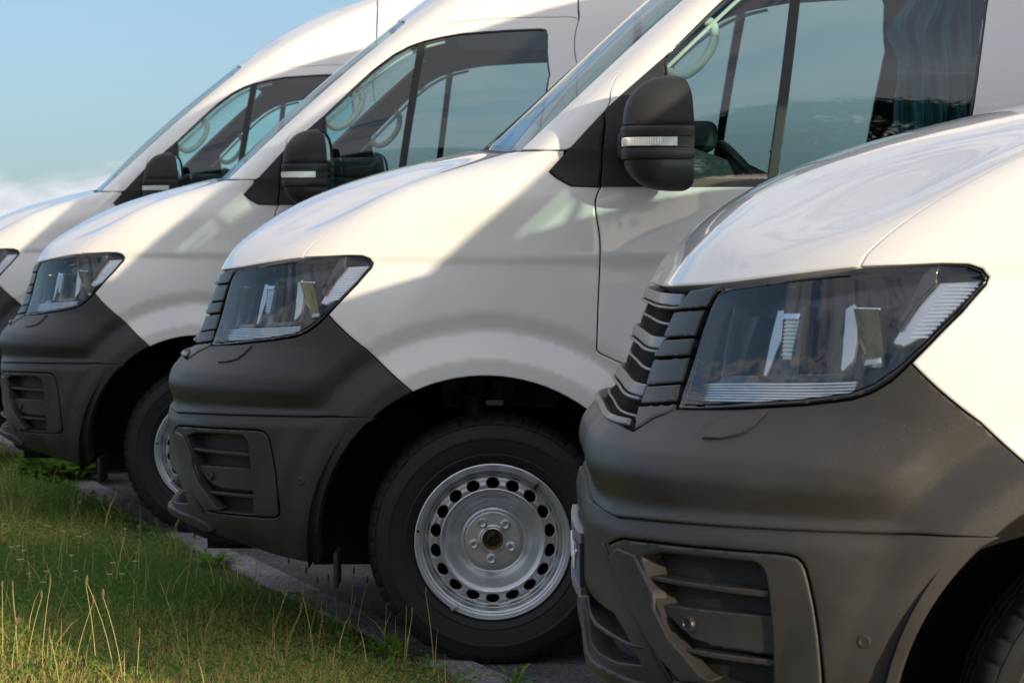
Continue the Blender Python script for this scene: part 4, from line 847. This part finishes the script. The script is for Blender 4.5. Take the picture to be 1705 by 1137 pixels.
# ---------------------------------------------------------------- the place
def ground_material(name, c1, c2, scale, rough, bump, fine=300, speck=None):
    m = bpy.data.materials.new(name); m.use_nodes = True; t = m.node_tree; b = t.nodes['Principled BSDF']; b.inputs['Roughness'].default_value = rough
    b.inputs['Specular IOR Level'].default_value = .3
    tcn = t.nodes.new('ShaderNodeTexCoord'); n1 = t.nodes.new('ShaderNodeTexNoise'); n1.inputs['Scale'].default_value = scale; n1.inputs['Detail'].default_value = 8
    n2 = t.nodes.new('ShaderNodeTexVoronoi'); n2.inputs['Scale'].default_value = fine
    t.links.new(tcn.outputs['Object'], n1.inputs['Vector']); t.links.new(tcn.outputs['Object'], n2.inputs['Vector'])
    r = t.nodes.new('ShaderNodeValToRGB'); r.color_ramp.elements[0].position = .35; r.color_ramp.elements[1].position = .65
    r.color_ramp.elements[0].color = (*c1, 1); r.color_ramp.elements[1].color = (*c2, 1); t.links.new(n1.outputs['Fac'], r.inputs[0])
    mx = t.nodes.new('ShaderNodeMix'); mx.data_type = 'RGBA'; mx.blend_type = 'MULTIPLY'; mx.inputs['Factor'].default_value = .8
    cr_ = t.nodes.new('ShaderNodeMapRange'); cr_.inputs['To Min'].default_value = .25; cr_.inputs['To Max'].default_value = 2.0; t.links.new(n2.outputs['Color'], cr_.inputs['Value'])
    t.links.new(r.outputs[0], mx.inputs['A']); t.links.new(cr_.outputs[0], mx.inputs['B']); t.links.new(mx.outputs['Result'], b.inputs['Base Color'])
    bp = t.nodes.new('ShaderNodeBump'); bp.inputs['Strength'].default_value = bump; bp.inputs['Distance'].default_value = .004; t.links.new(n2.outputs['Distance'], bp.inputs['Height']); t.links.new(bp.outputs[0], b.inputs['Normal'])
    return m
def tago(o, label=None, cat=None, group=None, kind=None):
    if label: o['label'] = label
    if cat: o['category'] = cat
    if group: o['group'] = group
    if kind: o['kind'] = kind
    return o
def kx(y): return -.335-.372*(y+.62)+.0035*(y-2)**2         # edge of the verge
asph = ground_material('asphalt', (.055,.057,.060), (.10,.102,.105), 2.5, .85, .8, 110)
soil = ground_material('verge_soil', (.035,.045,.015), (.075,.070,.028), 5, .95, .8, 60)
stone = ground_material('kerb_stone', (.125,.127,.128), (.205,.207,.208), 7, .85, .5, 120)
simple('asphalt_yard', [(-600,-600,-.004),(600,-600,-.004),(600,600,-.004),(-600,600,-.004)], [[0,1,2,3]], asph, kind='structure')
# verge: a sheet left of the kerb, slightly humped
ys = np.linspace(-7.2, 26, 140); V = []; Fc = []
for y in ys:
    for j in range(24):
        d = j/23; x = kx(y)-.0-(d**1.7)*9.0; z = .0+.042*min(1, d*5)+.020*math.sin(x*1.7+y*.9)*min(1, d*4)+.012*math.sin(x*3.9-y*2.1)*min(1, d*4)
        V.append((x, y, z))
for i in range(len(ys)-1):
    for j in range(23): Fc.append([i*24+j, (i+1)*24+j, (i+1)*24+j+1, i*24+j+1])
simple('verge_ground', V, Fc, soil, kind='structure', angle=180)
# kerb stones, one by one
kerb = bpy.data.objects.new('kerb', None); COL.objects.link(kerb); tago(kerb, kind='structure')
y = -1.6; k = 0
while y < 14:
    L_ = .98; y1 = y+L_; x0, x1 = kx(y), kx(y1); w = .125; zt = .012+.004*((k*7) % 3-1)
    dx, dy = x1-x0, y1-y; l = math.hypot(dx, dy); nx, ny = dy/l, -dx/l; g = .006
    a = np.array((x0+dx/l*g, y+dy/l*g)); b = np.array((x1-dx/l*g, y1-dy/l*g)); nn = np.array((nx, ny))*w
    c = .008
    base_ = [(a[0],a[1]),(a[0]+nn[0],a[1]+nn[1]),(b[0]+nn[0],b[1]+nn[1]),(b[0],b[1])]; cen = np.mean(base_, 0)
    top = [tuple(np.array(q)+(cen-np.array(q))/np.linalg.norm(cen-np.array(q))*c*1.4) for q in base_]
    V = [(p[0], p[1], -.10) for p in base_]+[(p[0], p[1], zt-c) for p in base_]+[(p[0], p[1], zt) for p in top]
    Fc = [[4*r+i, 4*r+(i+1) % 4, 4*r+4+(i+1) % 4, 4*r+4+i] for r in (0, 1) for i in range(4)]+[[8,9,10,11]]
    simple('kerb_stone', V, Fc, stone, kerb); y = y1; k += 1
# ---- grass
def leaf_mat(name, c, trans=.5, rough=.6, var=.35):
    m = bpy.data.materials.new(name); m.use_nodes = True; t = m.node_tree; b = t.nodes['Principled BSDF']; o = t.nodes['Material Output']
    b.inputs['Roughness'].default_value = rough; b.inputs['Specular IOR Level'].default_value = .25
    at = t.nodes.new('ShaderNodeAttribute'); at.attribute_name = 'tint'
    mx = t.nodes.new('ShaderNodeMix'); mx.data_type = 'RGBA'; mx.inputs['A'].default_value = (*c[0], 1); mx.inputs['B'].default_value = (*c[1], 1)
    t.links.new(at.outputs['Fac'], mx.inputs['Factor']); t.links.new(mx.outputs['Result'], b.inputs['Base Color'])
    tl = t.nodes.new('ShaderNodeBsdfTranslucent'); t.links.new(mx.outputs['Result'], tl.inputs[0]); ms = t.nodes.new('ShaderNodeMixShader'); ms.inputs[0].default_value = trans
    t.links.new(b.outputs[0], ms.inputs[1]); t.links.new(tl.outputs[0], ms.inputs[2]); t.links.new(ms.outputs[0], o.inputs[0]); return m
gmat = leaf_mat('grass_blades', ((.115,.225,.045),(.74,.60,.20)))  # pale end is dry straw, brightened further to carry sunlight
lmat = leaf_mat('broad_leaves', ((.09,.22,.035),(.24,.33,.06)))
tmat = leaf_mat('tree_leaves', ((.030,.060,.014),(.07,.11,.025)), .3)
def gz(x, y):
    e = kx(y); d = np.clip((e-x)/9.0, 0, 1)**(1/1.7)
    return .042*np.minimum(1, d*5)+.020*np.sin(x*1.7+y*.9)*np.minimum(1, d*4)+.012*np.sin(x*3.9-y*2.1)*np.minimum(1, d*4)
def blades(name, X, Y, H, Wd, tint, mat_, bend=.5, label=None, base_z=None, segs=3):
    n = len(X); a = rng.uniform(0, 2*math.pi, n); lean = rng.uniform(.1, 1, n)*bend; dirx, diry = np.cos(a), np.sin(a); fa = rng.uniform(0, 2*math.pi, n)
    sx, sy = np.cos(fa)*Wd/2, np.sin(fa)*Wd/2; Z = gz(X, Y)-.005 if base_z is None else base_z
    lv = np.linspace(0, 1, segs+1)[:-1]; rows = []
    for t in lv:
        cx = X+dirx*H*lean*t**1.8; cy = Y+diry*H*lean*t**1.8; cz = Z+H*t*(1-.25*lean*t); w = 1-.55*t**1.5
        rows += [np.stack([cx-sx*w, cy-sy*w, cz], 1), np.stack([cx+sx*w, cy+sy*w, cz], 1)]
    rows.append(np.stack([X+dirx*H*lean, Y+diry*H*lean, Z+H*(1-.25*lean)], 1)); k = len(rows)
    V = np.stack(rows, 1).reshape(-1, 3); b = np.arange(n)*k; tris = []
    for s in range(segs-1):
        p = 2*s; tris += [np.stack([b+p, b+p+1, b+p+3], 1), np.stack([b+p, b+p+3, b+p+2], 1)]
    p = 2*(segs-1); tris.append(np.stack([b+p, b+p+1, b+k-1], 1)); F = np.concatenate(tris)
    me = bpy.data.meshes.new(name); me.vertices.add(len(V)); me.vertices.foreach_set('co', V.ravel()); me.loops.add(len(F)*3); me.loops.foreach_set('vertex_index', F.ravel().astype(np.int32))
    me.polygons.add(len(F)); me.polygons.foreach_set('loop_start', np.arange(len(F), dtype=np.int32)*3); me.update(calc_edges=True); me.validate()
    at = me.attributes.new('tint', 'FLOAT', 'POINT'); at.data.foreach_set('value', np.repeat(tint, k).astype(np.float32))
    return link(name, me, mat_, kind='stuff')
def vnoise(x, y, s, seed=0):
    return (np.sin(x*s+seed)+np.sin(y*s*1.3+seed*2.1)+np.sin((x+y)*s*.7+seed*.7)+np.sin((x*1.7-y)*s*.5+1.3*seed))/4
def scatter(n, y0, y1, width):
    # denser near the camera than far away: uniform in depth below 2 m of the kerb
    y = rng.uniform(y0, y1, n); x = kx(y)-rng.uniform(0, 1, n)**1.0*width(y)-.01+.035*np.sin(y*9)*np.sin(y*3.1); return x, y
X, Y = scatter(230000, -2.2, 9.5, lambda y: np.clip(.25*(y+7.76)+.35-(-kx(y))+.2, .5, 3.2))
dry_sunlit = np.clip(.12+.70*vnoise(X, Y, 2.3, 1)+rng.normal(0, .2, len(X))+.75*np.clip((.1-Y)/1.0, 0, 1), 0, 1)  # last term paints the sunlit near corner golden, on top of real dry patches
H = rng.uniform(.016, .052, len(X))*(1+.45*vnoise(X, Y, 3.1, 4)); edge = np.clip((kx(Y)+.02-X)/.45, .28, 1); H = H*edge
g1 = blades('verge_grass', X, Y, H, rng.uniform(.0022, .0048, len(X)), dry_sunlit, gmat, .9)
X, Y = scatter(1200, -2.2, 8, lambda y: np.clip(.25*(y+7.76)+.35-(-kx(y))+.2, .5, 3.0))
g2 = blades('long_grass', X, Y, rng.uniform(.09, .17, len(X)), rng.uniform(.002, .004, len(X)), np.clip(.65+rng.normal(0, .25, len(X)), 0, 1), gmat, .7)
# flat clover-like ground leaves
def leaves(name, X, Y, Z, size, tint, mat_, up=.6):
    n = len(X); nrm = rng.normal(0, 1, (n, 3)); nrm[:,2] = np.abs(nrm[:,2])+up; nrm /= np.linalg.norm(nrm, axis=1)[:,None]
    t = np.cross(nrm, rng.normal(0, 1, (n, 3))); t /= np.linalg.norm(t, axis=1)[:,None]; b = np.cross(nrm, t); s = size[:,None]; c = np.stack([X, Y, Z], 1)
    V = np.stack([c-t*s, c+b*s*.45, c+t*s, c-b*s*.45], 1).reshape(-1, 3); i = np.arange(n)*4
    F = np.stack([i, i+1, i+2, i+3], 1)
    me = bpy.data.meshes.new(name); me.vertices.add(len(V)); me.vertices.foreach_set('co', V.ravel()); me.loops.add(len(F)*4); me.loops.foreach_set('vertex_index', F.ravel().astype(np.int32))
    me.polygons.add(len(F)); me.polygons.foreach_set('loop_start', np.arange(len(F), dtype=np.int32)*4); me.update(calc_edges=True); me.validate()
    at = me.attributes.new('tint', 'FLOAT', 'POINT'); at.data.foreach_set('value', np.repeat(tint, 4).astype(np.float32)); return me
X, Y = scatter(42000, -1.8, 9, lambda y: np.clip(.25*(y+7.76)+.35-(-kx(y))+.2, .5, 3.0)); ok = vnoise(X, Y, 2.9, 7) > -.35; X, Y = X[ok], Y[ok]
link('clover_leaves', leaves('clover_leaves', X, Y, gz(X, Y)+rng.uniform(.005, .04, len(X)), rng.uniform(.006, .014, len(X)), rng.uniform(0, .6, len(X)), lmat), lmat, kind='stuff')
# seed stems standing out of the grass
stem_m = mat('dry_stem', (.42,.38,.14), .7); head_m = mat('seed_head', (.17,.115,.06), .9); petal_m = mat('white_petals', (.75,.75,.68), .6); yel_m = mat('flower_eye', (.5,.35,.05), .7)
def px_ground(px, py, z=0.0):
    """where the line of sight through a pixel of the photograph meets the ground: used to find real positions"""
    cx, cy = (px-852.5)/4050, -(py-568.5)/4050
    d = Vector((cx, cy, -1)); d.rotate(cam.rotation_euler); t = (z-cam.location.z)/d.z; p = cam.location+d*t; return p.x, p.y
def stem(x, y, h, lean, label, group):
    z0 = float(gz(np.array([x]), np.array([y]))[0])-.01; a = random.uniform(-.6, .6)
    path = [(x+lean*h*t**1.6, y+.1*h*t*a, z0+h*t*(1-.12*abs(lean)*t)) for t in (0,.2,.4,.6,.8,1)]
    o = simple('seed_stem', *tube(path, [.0013,.0013,.0012,.001,.0009,.0008], 5), stem_m); tago(o, label, 'grass stem', group)
    e = Vector(path[-1]); s_ = random.uniform(.55, 1.0)
    V, Fc = lathe([(0,-.002),(.0035*s_,.002),(.0045*s_,.008),(.0035*s_,.016),(.0012,.022)], 7); V = [(e.x+p[0], e.y+p[2], e.z+p[1]) for p in V]
    simple('seed_head', V, Fc, head_m, o); return o
sunny = [(30,1137,735+300,-.05),(70,1120,1012,.1),(5,1100,1000,0),(45,1137,1040,.2),(190,1137,1005,-.25),(160,1120,1012,-.1),(205,1137,1015,-.2),(125,1137,1045,.25),(150,1100,1040,.1),(315,1137,1062,-.02),(228,1137,1085,.05),(458,1137,1105,-.02),(100,1137,1070,-.15),(20,1110,1055,.1),(260,1137,1095,.1)]
for px_, pb, ptop, ln in sunny:
    x, y = px_ground(px_, pb+rng.uniform(-10, 40)); d = y+7.76; h = max(.08, (pb-ptop)/4050*d+.06)
    stem(x, y, h, ln, 'tall sunlit golden seed stem in the bright grass at the lower left', 'sunlit seed stems at the lower left')
for k in range(42):
    px_ = random.uniform(20, 800); lo = 760+px_*.36; pb = random.uniform(max(lo, 800)+15, 1130)
    x, y = px_ground(px_, pb)
    if x > kx(y)-.05: x = kx(y)-.06
    stem(x, y, random.uniform(.10, .24), random.uniform(-.35, .35), 'thin seed stem with a brown head in the shaded grass of the verge', 'seed stems in the shaded verge')
for px_, py_ in [(17,938),(28,940),(38,944),(34,953),(30,960),(5,1005-110),(82,905),(106,920),(141,912),(130,925),(118,955),(46,986),(76,986),(124,988),(70,998),(75,912),(186,965),(222,960),(201,985),(180,996),(207,897),(15,803),(150,802),(108,815),(214,855),(5,850)]:
    x, y = px_ground(px_, py_+14)
    if x > kx(y)-.04: continue
    z0 = float(gz(np.array([x]), np.array([y]))[0]); h = random.uniform(.05, .09)
    o = simple('white_flower', *tube([(x, y, z0), (x+.004, y, z0+h)], .001, 5), stem_m); tago(o, 'small white flower in the shaded grass left of the vans', 'flower', 'white flowers in the verge')
    V = []; Fc = []
    for q in range(9):
        a = q*2*math.pi/9+random.random()*.2; c, s = math.cos(a), math.sin(a); i = len(V); R_ = random.uniform(.007, .010)
        V += [(x+.004, y, z0+h), (x+.004+R_*c-.0022*s, y+R_*s+.0022*c, z0+h+.004), (x+.004+R_*1.15*c, y+R_*1.15*s, z0+h+.003), (x+.004+R_*c+.0022*s, y+R_*s-.0022*c, z0+h+.004)]; Fc.append([i, i+1, i+2, i+3])
    simple('petals', V, Fc, petal_m, o, fix=False); V, Fc = lathe([(0,.004),(.0025,.003),(.003,0)], 8); simple('flower_eye', [(x+.004+p[0], y+p[2], z0+h+.002+p[1]) for p in V], Fc, yel_m, o)
# leafy weeds at the kerb
def weed(px_, py_, n, size, spread, label, upright=.8):
    x, y = px_ground(px_, py_); z0 = float(gz(np.array([x]), np.array([y]))[0]) if x < kx(y) else 0
    V = []; Fc = []; T = []
    for i in range(n):
        a = random.uniform(0, 6.28); r = spread*random.random()**.7; L_ = size*random.uniform(.5, 1.1); el = random.uniform(.6, 1.45)*upright; w = L_*random.uniform(.07, .13)
        b = Vector((x+r*math.cos(a)*.4, y+r*math.sin(a)*.4, z0+random.random()*.02)); d = Vector((math.cos(a)*math.cos(el), math.sin(a)*math.cos(el), math.sin(el))); s = d.cross(Vector((0,0,1))).normalized()
        k = len(V); 
        for t, ww in ((0,.15),(.3,.8),(.6,1),(.85,.6),(1,.05)):
            c = b+d*L_*t+Vector((0,0,-.35*L_*t*t)); V += [tuple(c-s*w*ww+Vector((0,0,w*ww*.35))), tuple(c), tuple(c+s*w*ww+Vector((0,0,w*ww*.35)))]
        for q in range(4):
            Fc += [[k+3*q, k+3*q+1, k+3*q+4, k+3*q+3], [k+3*q+1, k+3*q+2, k+3*q+5, k+3*q+4]]
        T += [random.random()*.7]*15
    me = bpy.data.meshes.new('weed_plant'); me.from_pydata(V, [], Fc); at = me.attributes.new('tint', 'FLOAT', 'POINT'); at.data.foreach_set('value', T); me.polygons.foreach_set('use_smooth', [True]*len(me.polygons))
    return tago(link('weed_plant', me, lmat), label, 'weed')
weed(105, 800, 260, .26, .34, 'bushy green weed growing beside the kerb in front of the third van', .95)
weed(350, 945, 60, .08, .16, 'low dark green weed at the kerb below the bumper of the second van')
weed(855, 1143, 15, .085, .05, 'broad leaved weed sprouting on the asphalt under the second van', .9)
weed(655, 1100, 30, .09, .10, 'tuft of green leaves on the verge edge just left of the big front wheel', 1.1)
# ---- trees and an office block behind the camera: they are what the paint and the glass mirror
def tree(x, y, h, r, label, seed, n=30000):
    rs = np.random.default_rng(seed); root = bpy.data.objects.new('tree', None); COL.objects.link(root); root.location = (x, y, 0); tago(root, label, 'tree', None)
    tr = [(0,0,-.1),(.1,.05,h*.25),(-.05,.1,h*.5),(.1,0,h*.8)]; simple('trunk', *tube(catmull(tr, 4), [.28-.018*i for i in range(13)], 10), bark, root)
    C = []; 
    for k in range(26):
        a = rs.uniform(0, 6.28); q = rs.uniform(.15, 1)**.6; zc = rs.uniform(.32, .95)*h; rad = r*(1-((zc/h-.6)/.55)**2*.8)
        c = np.array((math.cos(a)*rad*q, math.sin(a)*rad*q, zc)); C.append(c)
        simple('limb', *tube([(0,0,zc*.62), tuple(c*.5+np.array((0,0,zc*.36))), tuple(c)], [.09,.05,.02], 5), bark, root)
    C = np.array(C); i = rs.integers(0, 26, n); p = C[i]+rs.normal(0, 1, (n, 3))*r*.17*np.array((1,1,.8))
    me = leaves('crown', p[:,0], p[:,1], p[:,2], rs.uniform(.07, .16, n), rs.uniform(0, 1, n), tmat, .1); link('crown', me, tmat, root)
bark = mat('bark', (.07,.055,.04), .9, var=.3, vscale=6)
# ---------------------------------------------------------------- the four vans
OFFS = [((1.181,-2.758,-.001), -.008), ((0,0,0), 0.0), ((-1.127,3.046,-.002), -.045), ((-2.127,5.741,.008), 0.0)]
LABELS = ['nearest white van at the right edge, its slatted grille and blue plate visible',
          'white van with its whole front wheel visible, in the middle of the row',
          'white van behind the middle one, only part of its front wheel showing',
          'farthest white van at the left edge, with an aerial on its roof']
proto = build_van(); wheel0 = build_wheel(None)
wheel0.parent = proto; wheel0.location = (0, -.822, .3455)
def copy_tree(o, parent=None):
    c = o.copy(); COL.objects.link(c); c.parent = parent
    for ch in list(o.children): copy_tree(ch, c)
    return c
w = copy_tree(wheel0, proto); w.location = (0, .822, .3455); w.rotation_euler = (0, 0, math.pi)
for s in (-1, 1):
    w = copy_tree(wheel0, proto); w.location = (3.64, s*.822, .3455); w.rotation_euler = (0, 0, 0 if s < 0 else math.pi)
vans = [proto]
for k in range(1, 4): vans.append(copy_tree(proto))
for k, v in enumerate(vans):
    v.location = OFFS[k][0]; v.rotation_euler = (0, 0, OFFS[k][1]); tago(v, LABELS[k], 'van', 'white vans parked in a row')
plate_for(vans[0])
# aerial on the farthest van
a0 = P([.55], [3.05])[0][0]
simple('aerial', *tube([(1.24,-.30,2.53),(1.275,-.302,2.60),(1.42,-.31,2.86)], [.009,.004,.0028], 8), M['seal'], vans[3])
# curtain hanging in the cab of the middle van
V = []; Fc = []; nu, nv = 60, 26
for j in range(nv):
    t = j/(nv-1); z = 1.98-.62*t
    for i in range(nu):
        s = i/(nu-1); xl = 1.165+.03*math.sin(t*5+.6)*(1-t)-.055*math.exp(-((t-.30)/.10)**2)-.02*t; xr = 1.37-.015*math.sin(t*4); x = xl+(xr-xl)*s
        V.append((x, -.80+.030*math.sin(s*22+t*5.2)+.012*math.sin(s*57-t*5)+.012*math.sin(t*11+s*6), z+.02*math.sin(s*9)))
for j in range(nv-1):
    for i in range(nu-1): Fc.append([j*nu+i, j*nu+i+1, (j+1)*nu+i+1, (j+1)*nu+i])
cu = simple('hanging_curtain', V, Fc, M['cloth'], None, 180); tago(cu, 'dark teal cloth hanging inside the cab window of the middle van', 'curtain')
cu.parent = None
# reflected surroundings
specs = [(5.6,-33,11,3.2,'broad tree in the row behind the photographer, in line with the vans'),(10,-40,9,3.5,'lower tree at the right end of the row behind the photographer'),(-20,-70,11,5.5,'rounded tree left of the middle in the row behind the photographer'),(-34,-74,12,6.5,'large tree far left behind the photographer'),(-70,-48,13,7,'tall tree in the hedge row to the left of the yard'),(-82,-26,12,7,'wide tree in the hedge row to the left of the yard, behind the tall one'),(-52,-62,10,5,'smaller tree between the two large ones at the left')]
for i, s in enumerate(specs): tree(*s, 30+i)
bl = bpy.data.objects.new('office_block', None); COL.objects.link(bl); bl.location = (-4.5,-40,0); bl.rotation_euler = (0,0,-.35); tago(bl, 'long brown office block with bands of windows behind the photographer', 'building')
wallm = mat('brown_cladding', (.13,.10,.075), .7, var=.15, vscale=2); framem = mat('window_frames', (.6,.6,.58), .5); panem = mat('dark_panes', (.03,.04,.05), .08, coat=1)
simple('wall', *boxm((0,0,5.6), (13,8,11.2)), wallm, bl); simple('roof', *boxm((0,0,11.35), (13.6,8.6,.3)), framem, bl)
for fl_ in range(4):
    for q in range(7):
        f = simple('window', *boxm((-5.4+q*1.8, 4.02, 1.6+fl_*2.6), (1.3,.12,1.5)), framem, bl); simple('pane', *boxm((-5.4+q*1.8, 4.06, 1.6+fl_*2.6), (1.1,.10,1.3)), panem, f)
